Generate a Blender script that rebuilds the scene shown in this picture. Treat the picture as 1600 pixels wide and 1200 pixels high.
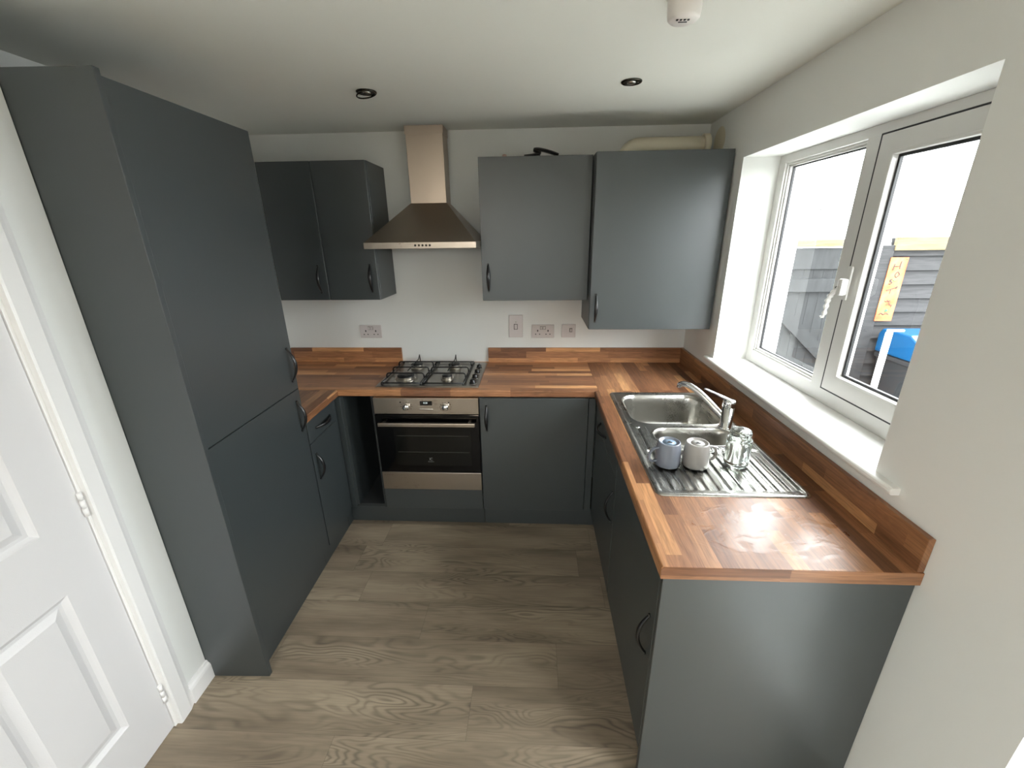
import bpy, bmesh, math, random
from mathutils import Vector, Matrix
for o in list(bpy.data.objects): bpy.data.objects.remove(o)
SC = bpy.context.scene
COL = SC.collection
PI = math.pi

# ------------------------------------------------------------------ camera
cam_d = bpy.data.cameras.new('camera'); cam = bpy.data.objects.new('camera', cam_d); COL.objects.link(cam)
_R = Vector((0.99887143, 0.04605936, -0.01159273)); _U = Vector((-0.00445368, 0.33383444, 0.9426212)); _F = Vector((-0.04728659, 0.94150576, -0.33366282))
m = Matrix((( _R.x, _U.x, -_F.x, 0), (_R.y, _U.y, -_F.y, 0), (_R.z, _U.z, -_F.z, 0), (0, 0, 0, 1)))
cam.matrix_world = Matrix.Translation((-0.9773, -2.7415, 1.705)) @ m
cam_d.sensor_width = 36; cam_d.lens = 655.24 / 1600 * 36
cam_d.shift_x = -5.09 / 1600; cam_d.shift_y = 0.35 / 1600
cam_d.clip_start = .01
SC.camera = cam

# ------------------------------------------------------------------ light
SC.view_settings.view_transform = 'Standard'; SC.view_settings.look = 'None'
SC.view_settings.gamma = 1; SC.view_settings.use_curve_mapping = False
SC.view_settings.exposure = 1.84
try:
    SC.cycles.use_denoising = True
    SC.cycles.diffuse_bounces = 8; SC.cycles.max_bounces = 14
    SC.cycles.sample_clamp_indirect = 6
    SC.cycles.caustics_reflective = False; SC.cycles.caustics_refractive = False
except Exception: pass
SKY_UP, SKY_H = 4.2, 4.4
W = bpy.data.worlds.new('overcast_sky'); SC.world = W; W.use_nodes = True
nt = W.node_tree; bg = nt.nodes['Background']
bg.inputs['Color'].default_value = (0.93, 0.98, 1.0, 1); bg.inputs['Strength'].default_value = 3.4
# overcast sky: brighter overhead than at the horizon
_tc = nt.nodes.new('ShaderNodeTexCoord'); _sp = nt.nodes.new('ShaderNodeSeparateXYZ'); _ma = nt.nodes.new('ShaderNodeMath'); _ma.operation = 'MULTIPLY_ADD'; _ma.use_clamp = False
nt.links.new(_tc.outputs['Generated'], _sp.inputs[0]); nt.links.new(_sp.outputs[2], _ma.inputs[0]); _ma.inputs[1].default_value = SKY_UP; _ma.inputs[2].default_value = SKY_H
nt.links.new(_ma.outputs[0], bg.inputs['Strength'])

def portal(name, loc, rot, sx, sy):
    l = bpy.data.lights.new(name, 'AREA'); l.shape = 'RECTANGLE'; l.size = sx; l.size_y = sy
    try: l.cycles.is_portal = True
    except Exception: pass
    o = bpy.data.objects.new(name, l); o.location = loc; o.rotation_euler = rot; COL.objects.link(o)
WY0, WY1, WZ0, WZ1 = -0.474, -1.6436, 1.0575, 2.0415      # kitchen window opening
DY0, DY1, DZ1 = -2.142, -3.05, 2.02                        # patio opening in the right wall
FX0, FX1, FZ0, FZ1, FY = -1.9, -.9, 1.0, 2.05, -4.6         # unseen far window, added behind the camera as a light source
portal('daylight_portal', (.31, (WY0+WY1)/2, (WZ0+WZ1)/2), (0, PI/2, 0), WZ1-WZ0, WY0-WY1)
portal('daylight_portal', (.31, (DY0+DY1)/2, DZ1/2), (0, PI/2, 0), DZ1, DY0-DY1)
portal('daylight_portal', ((FX0+FX1)/2, FY-.31, (FZ0+FZ1)/2), (PI/2, 0, 0), FX1-FX0, FZ1-FZ0)

def warm_lamp(loc, power, size):
    l = bpy.data.lights.new('pendant_bulb_light', 'POINT'); l.energy = power; l.shadow_soft_size = size; l.color = (1, .8, .6)
    o = bpy.data.objects.new('pendant_bulb_light', l); o.location = loc; COL.objects.link(o); return o

# ------------------------------------------------------------------ materials
def lin(c):
    return tuple((x/255/12.92 if x/255 <= .04045 else ((x/255+.055)/1.055)**2.4) for x in c) + (1,)
def new_mat(name):
    mt = bpy.data.materials.new(name); mt.use_nodes = True
    return mt, mt.node_tree, mt.node_tree.nodes['Principled BSDF']
def N(t, typ, **kw):
    n = t.nodes.new(typ)
    for k, v in kw.items(): setattr(n, k, v)
    return n
def math_n(t, op, a, b=None, c=None, clamp=False):
    n = t.nodes.new('ShaderNodeMath'); n.operation = op; n.use_clamp = clamp
    for i, v in enumerate((a, b, c)):
        if v is None: continue
        if isinstance(v, (int, float)): n.inputs[i].default_value = v
        else: t.links.new(v, n.inputs[i])
    return n.outputs[0]
def comb(t, x, y, z=0.0):
    n = t.nodes.new('ShaderNodeCombineXYZ')
    for i, v in enumerate((x, y, z)):
        if isinstance(v, (int, float)): n.inputs[i].default_value = v
        else: t.links.new(v, n.inputs[i])
    return n.outputs[0]
def plain(name, rgb, rough=.5, metal=0, spec=.5, bump=0, bscale=300, var=0, coat=0):
    mt, t, p = new_mat(name)
    p.inputs['Base Color'].default_value = lin(rgb); p.inputs['Roughness'].default_value = rough
    p.inputs['Metallic'].default_value = metal; p.inputs['Specular IOR Level'].default_value = spec
    p.inputs['Coat Weight'].default_value = coat
    if bump or var:
        tc = N(t, 'ShaderNodeTexCoord'); no = N(t, 'ShaderNodeTexNoise'); no.inputs['Scale'].default_value = bscale; no.inputs['Detail'].default_value = 3
        t.links.new(tc.outputs['Object'], no.inputs['Vector'])
        if bump:
            b = N(t, 'ShaderNodeBump'); b.inputs['Strength'].default_value = bump; b.inputs['Distance'].default_value = .001
            t.links.new(no.outputs['Fac'], b.inputs['Height']); t.links.new(b.outputs[0], p.inputs['Normal'])
        if var:
            n2 = N(t, 'ShaderNodeTexNoise'); n2.inputs['Scale'].default_value = 3; t.links.new(tc.outputs['Object'], n2.inputs['Vector'])
            mx = N(t, 'ShaderNodeMix', data_type='RGBA'); t.links.new(n2.outputs['Fac'], mx.inputs[0])
            c = lin(rgb); mx.inputs[6].default_value = tuple(x*(1-var) for x in c[:3])+(1,); mx.inputs[7].default_value = tuple(min(1, x*(1+var)) for x in c[:3])+(1,)
            t.links.new(mx.outputs[2], p.inputs['Base Color'])
    return mt
def brushed(name, rgb, rough, axis='x', amt=.08):
    mt, t, p = new_mat(name)
    p.inputs['Base Color'].default_value = lin(rgb); p.inputs['Metallic'].default_value = 1
    tc = N(t, 'ShaderNodeTexCoord'); mp = N(t, 'ShaderNodeMapping'); no = N(t, 'ShaderNodeTexNoise')
    mp.inputs['Scale'].default_value = {'x': (6, 600, 600), 'y': (600, 6, 600), 'z': (600, 600, 6)}[axis]
    no.inputs['Scale'].default_value = 1; no.inputs['Detail'].default_value = 2
    t.links.new(tc.outputs['Object'], mp.inputs[0]); t.links.new(mp.outputs[0], no.inputs['Vector'])
    n2 = N(t, 'ShaderNodeTexNoise'); n2.inputs['Scale'].default_value = 9; n2.inputs['Detail'].default_value = 4; t.links.new(tc.outputs['Object'], n2.inputs['Vector'])
    r = math_n(t, 'MULTIPLY_ADD', no.outputs['Fac'], amt, rough-amt/2)
    r = math_n(t, 'MULTIPLY_ADD', n2.outputs['Fac'], amt*1.5, math_n(t, 'SUBTRACT', r, amt*.75))
    t.links.new(r, p.inputs['Roughness'])
    b = N(t, 'ShaderNodeBump'); b.inputs['Strength'].default_value = .06; b.inputs['Distance'].default_value = .0005
    t.links.new(no.outputs['Fac'], b.inputs['Height']); t.links.new(b.outputs[0], p.inputs['Normal'])
    return mt
def stave_wood(name, axis, w=.045, wet=False, tone=1.0):
    """butcher block staves: axis = direction of the staves; the other direction (plus height) gives the row"""
    mt, t, p = new_mat(name)
    tc = N(t, 'ShaderNodeTexCoord'); sp = N(t, 'ShaderNodeSeparateXYZ'); t.links.new(tc.outputs['Object'], sp.inputs[0])
    u = sp.outputs[0] if axis == 'x' else sp.outputs[1]; a = sp.outputs[1] if axis == 'x' else sp.outputs[0]
    v = math_n(t, 'ADD', a, math_n(t, 'MULTIPLY', sp.outputs[2], -1.0 if axis == 'x' else 1.0))
    v = math_n(t, 'ADD', v, 7.013)
    rowf = math_n(t, 'DIVIDE', v, w); row = math_n(t, 'FLOOR', rowf)
    w1 = N(t, 'ShaderNodeTexWhiteNoise', noise_dimensions='1D'); t.links.new(row, w1.inputs['W'])
    ln = math_n(t, 'MULTIPLY_ADD', w1.outputs['Value'], .28, .30)
    s = math_n(t, 'ADD', math_n(t, 'DIVIDE', math_n(t, 'ADD', u, 9.0), ln), math_n(t, 'MULTIPLY', w1.outputs['Value'], 17.3))
    s = math_n(t, 'ADD', s, math_n(t, 'MULTIPLY', math_n(t, 'SINE', math_n(t, 'MULTIPLY', s, 1.9)), .38))
    colf = math_n(t, 'FLOOR', s)
    w2 = N(t, 'ShaderNodeTexWhiteNoise', noise_dimensions='2D'); t.links.new(comb(t, row, colf), w2.inputs['Vector'])
    rnd = w2.outputs['Value']
    cr = N(t, 'ShaderNodeValToRGB'); t.links.new(rnd, cr.inputs[0])
    els = cr.color_ramp.elements
    els[0].position = 0; els[0].color = lin((116, 78, 54))
    els[1].position = 1; els[1].color = lin((214, 160, 110))
    for pos, c in ((.14, (126, 84, 58)), (.4, (150, 103, 71)), (.68, (168, 118, 82)), (.84, (192, 138, 94))):
        e = els.new(pos); e.color = lin(c)
    mv = comb(t, math_n(t, 'MULTIPLY', u, 5.0), math_n(t, 'MULTIPLY', v, 75.0), math_n(t, 'MULTIPLY', rnd, 60.0))
    g = N(t, 'ShaderNodeTexNoise'); g.inputs['Scale'].default_value = 1.4; g.inputs['Detail'].default_value = 5; g.inputs['Distortion'].default_value = .9; t.links.new(mv, g.inputs['Vector'])
    mv2 = comb(t, math_n(t, 'MULTIPLY', u, 2.2), math_n(t, 'MULTIPLY', v, 18.0), math_n(t, 'MULTIPLY', rnd, 31.0))
    g2 = N(t, 'ShaderNodeTexNoise'); g2.inputs['Scale'].default_value = 1.3; g2.inputs['Detail'].default_value = 2; g2.inputs['Distortion'].default_value = 1.2; t.links.new(mv2, g2.inputs['Vector'])
    ring = math_n(t, 'SINE', math_n(t, 'MULTIPLY', g2.outputs['Fac'], 46.0))
    fac = math_n(t, 'ADD', math_n(t, 'MULTIPLY_ADD', g.outputs['Fac'], 1.35, .3), math_n(t, 'MULTIPLY', ring, .07))
    # thin darker joint between staves
    fr = math_n(t, 'FRACT', rowf); ed = math_n(t, 'MINIMUM', fr, math_n(t, 'SUBTRACT', 1.0, fr))
    jn = math_n(t, 'MULTIPLY_ADD', math_n(t, 'MULTIPLY', ed, 28.0, clamp=True), .18, .82)
    fac = math_n(t, 'MULTIPLY', math_n(t, 'MULTIPLY', fac, jn), tone)
    mx = N(t, 'ShaderNodeVectorMath', operation='SCALE'); t.links.new(cr.outputs[0], mx.inputs[0]); t.links.new(fac, mx.inputs['Scale'])
    t.links.new(mx.outputs[0], p.inputs['Base Color'])
    p.inputs['Specular IOR Level'].default_value = .5
    p.inputs['Roughness'].default_value = .36
    if wet:
        n3 = N(t, 'ShaderNodeTexNoise'); n3.inputs['Scale'].default_value = 9; n3.inputs['Detail'].default_value = 5; n3.inputs['Distortion'].default_value = 1.8
        t.links.new(comb(t, sp.outputs[0], math_n(t, 'MULTIPLY', sp.outputs[1], 1.6), 0.0), n3.inputs['Vector'])
        # a wiped, still damp patch on the open end of the worktop
        dx = math_n(t, 'DIVIDE', math_n(t, 'ADD', sp.outputs[0], .30), .24); dy = math_n(t, 'DIVIDE', math_n(t, 'SUBTRACT', sp.outputs[1], .16), .13)
        d = math_n(t, 'SQRT', math_n(t, 'ADD', math_n(t, 'POWER', math_n(t, 'ABSOLUTE', dx), 2.0), math_n(t, 'POWER', math_n(t, 'ABSOLUTE', dy), 2.0)))
        mask = math_n(t, 'SUBTRACT', 1.25, d, clamp=True)
        k = math_n(t, 'MULTIPLY', math_n(t, 'SUBTRACT', math_n(t, 'ADD', n3.outputs['Fac'], math_n(t, 'MULTIPLY', mask, .35)), .62), 9.0, clamp=True)
        k = math_n(t, 'MULTIPLY', k, math_n(t, 'MULTIPLY', mask, 2.5, clamp=True))
        t.links.new(math_n(t, 'MULTIPLY_ADD', k, -.12, .38), p.inputs['Roughness'])
        b = N(t, 'ShaderNodeBump'); b.inputs['Strength'].default_value = .25; b.inputs['Distance'].default_value = .002
        t.links.new(math_n(t, 'MULTIPLY', k, n3.outputs['Fac']), b.inputs['Height']); t.links.new(b.outputs[0], p.inputs['Normal'])
    return mt
def plank_floor(name):
    mt, t, p = new_mat(name)
    tc = N(t, 'ShaderNodeTexCoord'); sp = N(t, 'ShaderNodeSeparateXYZ'); t.links.new(tc.outputs['Object'], sp.inputs[0])
    u = sp.outputs[0]; v = math_n(t, 'ADD', sp.outputs[1], 1.368 + .197*40)
    rowf = math_n(t, 'DIVIDE', v, .197); row = math_n(t, 'FLOOR', rowf)
    w1 = N(t, 'ShaderNodeTexWhiteNoise', noise_dimensions='1D'); t.links.new(row, w1.inputs['W'])
    s = math_n(t, 'ADD', math_n(t, 'DIVIDE', math_n(t, 'ADD', u, 20.0), 1.22), math_n(t, 'MULTIPLY', w1.outputs['Value'], 5.7))
    colf = math_n(t, 'FLOOR', s)
    w2 = N(t, 'ShaderNodeTexWhiteNoise', noise_dimensions='2D'); t.links.new(comb(t, row, colf), w2.inputs['Vector']); rnd = w2.outputs['Value']
    mv = comb(t, math_n(t, 'MULTIPLY', u, 1.5), math_n(t, 'MULTIPLY', v, 7.5), math_n(t, 'MULTIPLY', rnd, 43.0))
    g = N(t, 'ShaderNodeTexNoise'); g.inputs['Scale'].default_value = 1.0; g.inputs['Detail'].default_value = 2.2; g.inputs['Roughness'].default_value = .45; g.inputs['Distortion'].default_value = .55; t.links.new(mv, g.inputs['Vector'])
    ring = math_n(t, 'SINE', math_n(t, 'MULTIPLY', g.outputs['Fac'], 150.0))
    ring = math_n(t, 'POWER', math_n(t, 'MULTIPLY_ADD', ring, .5, .5), 2.2)
    # the cathedral lines come and go along each board
    mv3 = comb(t, math_n(t, 'MULTIPLY', u, 1.6), math_n(t, 'MULTIPLY', v, 6.0), math_n(t, 'MULTIPLY', rnd, 11.0))
    gm = N(t, 'ShaderNodeTexNoise'); gm.inputs['Scale'].default_value = 1.1; t.links.new(mv3, gm.inputs['Vector'])
    msk = math_n(t, 'MULTIPLY', math_n(t, 'SUBTRACT', gm.outputs['Fac'], .42), 4.5, clamp=True)
    mv2 = comb(t, math_n(t, 'MULTIPLY', u, 7.0), math_n(t, 'MULTIPLY', v, 150.0), rnd)
    g2 = N(t, 'ShaderNodeTexNoise'); g2.inputs['Scale'].default_value = 1.0; g2.inputs['Detail'].default_value = 4; t.links.new(mv2, g2.inputs['Vector'])
    mv4 = comb(t, math_n(t, 'MULTIPLY', u, 1.0), math_n(t, 'MULTIPLY', v, 5.0), math_n(t, 'MULTIPLY', rnd, 5.0))
    g4 = N(t, 'ShaderNodeTexNoise'); g4.inputs['Scale'].default_value = 1.6; g4.inputs['Detail'].default_value = 4; t.links.new(mv4, g4.inputs['Vector'])
    cr = N(t, 'ShaderNodeValToRGB'); t.links.new(math_n(t, 'ADD', math_n(t, 'MULTIPLY', g4.outputs['Fac'], .9), math_n(t, 'MULTIPLY', math_n(t, 'SUBTRACT', rnd, .5), .16)), cr.inputs[0])
    els = cr.color_ramp.elements
    els[0].position = .25; els[0].color = lin((104, 92, 78)); els[1].position = .75; els[1].color = lin((156, 142, 122))
    f = math_n(t, 'MULTIPLY_ADD', g2.outputs['Fac'], .5, .75)
    f = math_n(t, 'MULTIPLY', f, math_n(t, 'SUBTRACT', 1.12, math_n(t, 'MULTIPLY', math_n(t, 'MULTIPLY', ring, msk), .46)))
    fr = math_n(t, 'FRACT', rowf); ed = math_n(t, 'MINIMUM', fr, math_n(t, 'SUBTRACT', 1.0, fr))
    f = math_n(t, 'MULTIPLY', f, math_n(t, 'MULTIPLY_ADD', math_n(t, 'MULTIPLY', ed, 110.0, clamp=True), .28, .72))
    fs = math_n(t, 'FRACT', s); es = math_n(t, 'MINIMUM', fs, math_n(t, 'SUBTRACT', 1.0, fs))
    f = math_n(t, 'MULTIPLY', f, math_n(t, 'MULTIPLY_ADD', math_n(t, 'MULTIPLY', es, 600.0, clamp=True), .28, .72))
    mx = N(t, 'ShaderNodeVectorMath', operation='SCALE'); t.links.new(cr.outputs[0], mx.inputs[0]); t.links.new(f, mx.inputs['Scale'])
    t.links.new(mx.outputs[0], p.inputs['Base Color'])
    p.inputs['Roughness'].default_value = .5; p.inputs['Specular IOR Level'].default_value = .35
    b = N(t, 'ShaderNodeBump'); b.inputs['Strength'].default_value = .12; b.inputs['Distance'].default_value = .001
    t.links.new(f, b.inputs['Height']); t.links.new(b.outputs[0], p.inputs['Normal'])
    return mt
def pane_mat(name, tint=(1, 1, 1), refl=1.5):
    mt = bpy.data.materials.new(name); mt.use_nodes = True; t = mt.node_tree
    for n in list(t.nodes): t.nodes.remove(n)
    o = N(t, 'ShaderNodeOutputMaterial'); mix = N(t, 'ShaderNodeMixShader'); tr = N(t, 'ShaderNodeBsdfTransparent'); gl = N(t, 'ShaderNodeBsdfGlossy'); fr = N(t, 'ShaderNodeFresnel')
    fr.inputs['IOR'].default_value = refl; gl.inputs['Roughness'].default_value = .01; tr.inputs['Color'].default_value = tint + (1,)
    ge = N(t, 'ShaderNodeNewGeometry')
    t.links.new(math_n(t, 'MULTIPLY', fr.outputs[0], math_n(t, 'SUBTRACT', 1.0, ge.outputs['Backfacing'])), mix.inputs[0]); t.links.new(tr.outputs[0], mix.inputs[1]); t.links.new(gl.outputs[0], mix.inputs[2]); t.links.new(mix.outputs[0], o.inputs[0])
    return mt
def emis(name, rgb, s):
    mt, t, p = new_mat(name); p.inputs['Base Color'].default_value = (0, 0, 0, 1)
    p.inputs['Emission Color'].default_value = lin(rgb); p.inputs['Emission Strength'].default_value = s; return mt
def board_mat(name, rgb, rgb2, scale=(2, 2, 40)):
    mt, t, p = new_mat(name)
    tc = N(t, 'ShaderNodeTexCoord'); mp = N(t, 'ShaderNodeMapping'); mp.inputs['Scale'].default_value = scale
    no = N(t, 'ShaderNodeTexNoise'); no.inputs['Scale'].default_value = 2; no.inputs['Detail'].default_value = 6
    t.links.new(tc.outputs['Object'], mp.inputs[0]); t.links.new(mp.outputs[0], no.inputs['Vector'])
    cr = N(t, 'ShaderNodeValToRGB'); cr.color_ramp.elements[0].position = .35; cr.color_ramp.elements[1].position = .72
    cr.color_ramp.elements[0].color = lin(rgb); cr.color_ramp.elements[1].color = lin(rgb2)
    t.links.new(no.outputs['Fac'], cr.inputs[0]); t.links.new(cr.outputs[0], p.inputs['Base Color']); p.inputs['Roughness'].default_value = .8
    return mt

M = dict(
    wall=plain('wall_paint', (228, 229, 226), .7, bump=.12, bscale=500, spec=.3),
    ceil=plain('ceiling_paint', (228, 228, 220), .8, bump=.08, bscale=400, spec=.2),
    slate=plain('slate_grey_laminate', (50, 56, 57), .39, bump=.05, bscale=900, spec=1.0),
    inside=plain('cabinet_inside_grey', (48, 51, 52), .5),
    gloss_white=plain('white_satin_paint', (232, 231, 230), .38, bump=.05, bscale=700),
    door_white=plain('white_grained_door_paint', (214, 213, 214), .42, bump=.25, bscale=420),
    upvc=plain('white_upvc', (206, 205, 201), .3),
    gasket=plain('black_rubber_gasket', (30, 30, 32), .5),
    sill=plain('white_gloss_sill', (236, 235, 232), .3),
    socket=plain('white_moulded_plastic', (206, 199, 197), .35),
    slot=plain('dark_slot', (25, 22, 22), .6),
    black_handle=plain('black_metal_handle', (16, 16, 17), .3, spec=.6),
    steel=brushed('brushed_steel', (176, 166, 154), .30, 'x'),
    hoodsteel=brushed('brushed_hood_steel', (168, 156, 143), .36, 'x'),
    chimsteel=brushed('brushed_chimney_steel', (190, 176, 162), .36, 'z'),
    sinksteel=brushed('satin_sink_steel', (178, 176, 170), .28, 'y', .06),
    hobsteel=brushed('brushed_hob_steel', (150, 146, 140), .3, 'x'),
    chrome=plain('chrome', (225, 226, 228), .07, metal=1),
    iron=plain('black_enamel_iron', (14, 14, 15), .38),
    burner=plain('burner_cap_black', (22, 22, 23), .45),
    alu=plain('burner_ring_aluminium', (170, 165, 155), .35, metal=1),
    knob=plain('black_knob_plastic', (12, 12, 13), .25),
    ovenglass=plain('black_oven_glass', (3, 3, 4), .08, spec=.35),
    ovenwin=plain('oven_inner_window', (13, 14, 12), .12, spec=.35),
    rack=plain('oven_rack_lines', (52, 52, 48), .4),
    print_grey=plain('grey_printed_mark', (120, 120, 116), .5),
    display=plain('display_black', (4, 4, 5), .15),
    digits=emis('lit_digits', (225, 240, 235), .3),
    pipe=plain('cream_flue_pipe', (216, 208, 186), .4),
    mug_blue=plain('blue_grey_glazed_ceramic', (122, 128, 140), .16, coat=.3),
    mug_grey=plain('pale_grey_glazed_ceramic', (158, 155, 151), .2, coat=.3),
    mug_base_b=plain('blue_mug_underside', (128, 150, 170), .35),
    mug_base=plain('mug_underside', (176, 174, 170), .4),
    ink=plain('dark_stamp', (40, 38, 38), .6),
    lamp_rim=plain('dark_chrome_rim', (70, 66, 60), .22, metal=1),
    lamp_in=plain('dark_lamp_recess', (16, 15, 13), .3),
    lamp_refl=plain('lamp_reflector', (215, 212, 205), .12, metal=1),
    alarm=plain('white_alarm_plastic', (224, 219, 214), .4),
    wood_x=stave_wood('walnut_staves_across', 'x'), wood_y=stave_wood('walnut_staves_lengthwise', 'y', .044, tone=.72),  # lower tone darkens the right-run copies: shade there is put into the wood colour
    wood_wet=stave_wood('walnut_staves_with_damp_patch', 'y', .044, wet=True, tone=.80),
    wood_edge=stave_wood('walnut_edge_strip', 'x', .25, tone=.8),
    floor=plank_floor('grey_oak_planks'),
    pane=pane_mat('window_glass'), jar=plain('jar_glass', (240, 244, 242), .06),
    fence=board_mat('black_stained_timber', (10, 10, 11), (34, 33, 34), (3, 3, 40)),
    gate=board_mat('black_stained_gate', (9, 10, 11), (26, 28, 29), (14, 3, 3)),
    capwood=board_mat('weathered_timber', (72, 62, 38), (98, 86, 60), (3, 3, 30)),
    render=plain('white_render', (240, 240, 238), .9, bump=.2, bscale=200),
    paving=plain('pale_paving', (160, 160, 156), .9, bump=.2, bscale=90, var=.08),
    brick=plain('outside_brick', (120, 92, 78), .9),
    bin=plain('black_bin_plastic', (28, 29, 31), .5), bin_lid=plain('blue_bin_lid', (3, 56, 92), .35), bin_dark=plain('dark_blue_moulding', (2, 20, 44), .35),
    orange=board_mat('orange_painted_metal', (158, 50, 14), (160, 112, 66), (6, 6, 5)),
    signink=plain('dark_lettering', (26, 12, 10), .6), green_p=plain('green_flourish', (30, 90, 54), .6),
    black_rubber=plain('black_rubber', (14, 14, 14), .45), pink=plain('pink_plastic', (190, 160, 150), .5),
)

_j = M['jar'].node_tree.nodes['Principled BSDF']; _j.inputs['Transmission Weight'].default_value = 1; _j.inputs['IOR'].default_value = 1.4

# ------------------------------------------------------------------ geometry helpers
def box(bm, x0, x1, y0, y1, z0, z1, bev=0.0, seg=2):
    x0, x1 = min(x0, x1), max(x0, x1); y0, y1 = min(y0, y1), max(y0, y1); z0, z1 = min(z0, z1), max(z0, z1)
    t = bmesh.new()
    vs = [t.verts.new((x, y, z)) for x in (x0, x1) for y in (y0, y1) for z in (z0, z1)]
    for f in ((0, 1, 3, 2), (4, 6, 7, 5), (0, 4, 5, 1), (2, 3, 7, 6), (0, 2, 6, 4), (1, 5, 7, 3)): t.faces.new([vs[i] for i in f])
    if bev > 0:
        bev = min(bev, (x1-x0)*.45, (y1-y0)*.45, (z1-z0)*.45)
        bmesh.ops.bevel(t, geom=list(t.edges), offset=bev, segments=seg, affect='EDGES', profile=.5)
    merge(bm, t); return bm
def merge(bm, t, mat=None):
    if mat is not None: bmesh.ops.transform(t, matrix=mat, verts=t.verts)
    bmesh.ops.recalc_face_normals(t, faces=t.faces)
    mp = {}
    for v in t.verts: mp[v.index if False else v] = bm.verts.new(v.co)
    for f in t.faces:
        try: nf = bm.faces.new([mp[v] for v in f.verts]); nf.smooth = f.smooth
        except ValueError: pass
    t.free()
def lathe(bm, prof, c, seg=32, axis='z', sx=1, sy=1, cap=True):
    """profile [(r, h)] turned about an axis through c"""
    t = bmesh.new(); rings = []
    for r, h in prof:
        rg = []
        for i in range(seg):
            a = 2*PI*i/seg; p = (math.cos(a)*r*sx, math.sin(a)*r*sy, h)
            rg.append(t.verts.new(p))
        rings.append(rg)
    for a, b in zip(rings, rings[1:]):
        for i in range(seg):
            f = t.faces.new((a[i], a[(i+1) % seg], b[(i+1) % seg], b[i])); f.smooth = True
    if cap:
        if prof[0][0] > 1e-5: t.faces.new(rings[0])
        if prof[-1][0] > 1e-5: t.faces.new(rings[-1])
    if prof[0][0] <= 1e-5 or prof[-1][0] <= 1e-5: bmesh.ops.remove_doubles(t, verts=t.verts, dist=1e-6)
    rot = {'z': Matrix.Identity(4), 'x': Matrix.Rotation(PI/2, 4, 'Y'), '-y': Matrix.Rotation(PI/2, 4, 'X'), 'y': Matrix.Rotation(-PI/2, 4, 'X'), '-z': Matrix.Rotation(PI, 4, 'X')}[axis]
    merge(bm, t, Matrix.Translation(c) @ rot); return bm
def smooth_path(pts, n=6):
    pts = [Vector(p) for p in pts]; out = []
    for i in range(len(pts)-1):
        p0 = pts[max(i-1, 0)]; p1 = pts[i]; p2 = pts[i+1]; p3 = pts[min(i+2, len(pts)-1)]
        for k in range(n):
            s = k/n; out.append(.5*((2*p1)+(-p0+p2)*s+(2*p0-5*p1+4*p2-p3)*s*s+(-p0+3*p1-3*p2+p3)*s**3))
    out.append(pts[-1]); return out
def sweep(bm, pts, sec, side=None, scales=None, closed=False):
    """section [(a, b)] swept along pts; side = direction of a where given"""
    t = bmesh.new(); pts = [Vector(p) for p in pts]; rings = []; prev = None; n = len(pts)
    for i, p in enumerate(pts):
        if closed: d = (pts[(i+1) % n]-pts[i-1]).normalized()
        else: d = (pts[min(i+1, n-1)]-pts[max(i-1, 0)]).normalized()
        if side is not None: a = Vector(side); a = (a-d*a.dot(d)).normalized()
        else:
            if prev is None: prev = Vector((0, 0, 1)) if abs(d.z) < .9 else Vector((1, 0, 0))
            a = (prev-d*prev.dot(d)).normalized(); prev = a
        b = d.cross(a); k = scales[i] if scales else 1
        rings.append([t.verts.new(p+a*(s[0]*k)+b*(s[1]*k)) for s in sec])
    m_ = len(sec); R = rings + ([rings[0]] if closed else [])
    for A, B in zip(R, R[1:]):
        for i in range(m_):
            f = t.faces.new((A[i], A[(i+1) % m_], B[(i+1) % m_], B[i])); f.smooth = True
    if not closed: t.faces.new(rings[0]); t.faces.new(rings[-1])
    merge(bm, t); return bm
def circ(r, n=12, ry=None): return [(math.cos(2*PI*i/n)*r, math.sin(2*PI*i/n)*(ry or r)) for i in range(n)]
def tube(bm, pts, r, n=12, **k): return sweep(bm, pts, circ(r, n), **k)
def prism(bm, poly, axis, a0, a1):
    """polygon in the other two axes (in x,y,z order) extruded along axis"""
    t = bmesh.new()
    def P(q, a): return {'x': (a, q[0], q[1]), 'y': (q[0], a, q[1]), 'z': (q[0], q[1], a)}[axis]
    A = [t.verts.new(P(q, a0)) for q in poly]; B = [t.verts.new(P(q, a1)) for q in poly]; n = len(poly)
    t.faces.new(A); t.faces.new(B)
    for i in range(n): t.faces.new((A[i], A[(i+1) % n], B[(i+1) % n], B[i]))
    merge(bm, t); return bm
def rrect(x0, x1, y0, y1, r, n=6):
    out = []
    for cx, cy, a0 in ((x1-r, y1-r, 0), (x0+r, y1-r, 90), (x0+r, y0+r, 180), (x1-r, y0+r, 270)):
        for i in range(n+1):
            a = math.radians(a0+90*i/n); out.append((cx+math.cos(a)*r, cy+math.sin(a)*r))
    return out
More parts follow.
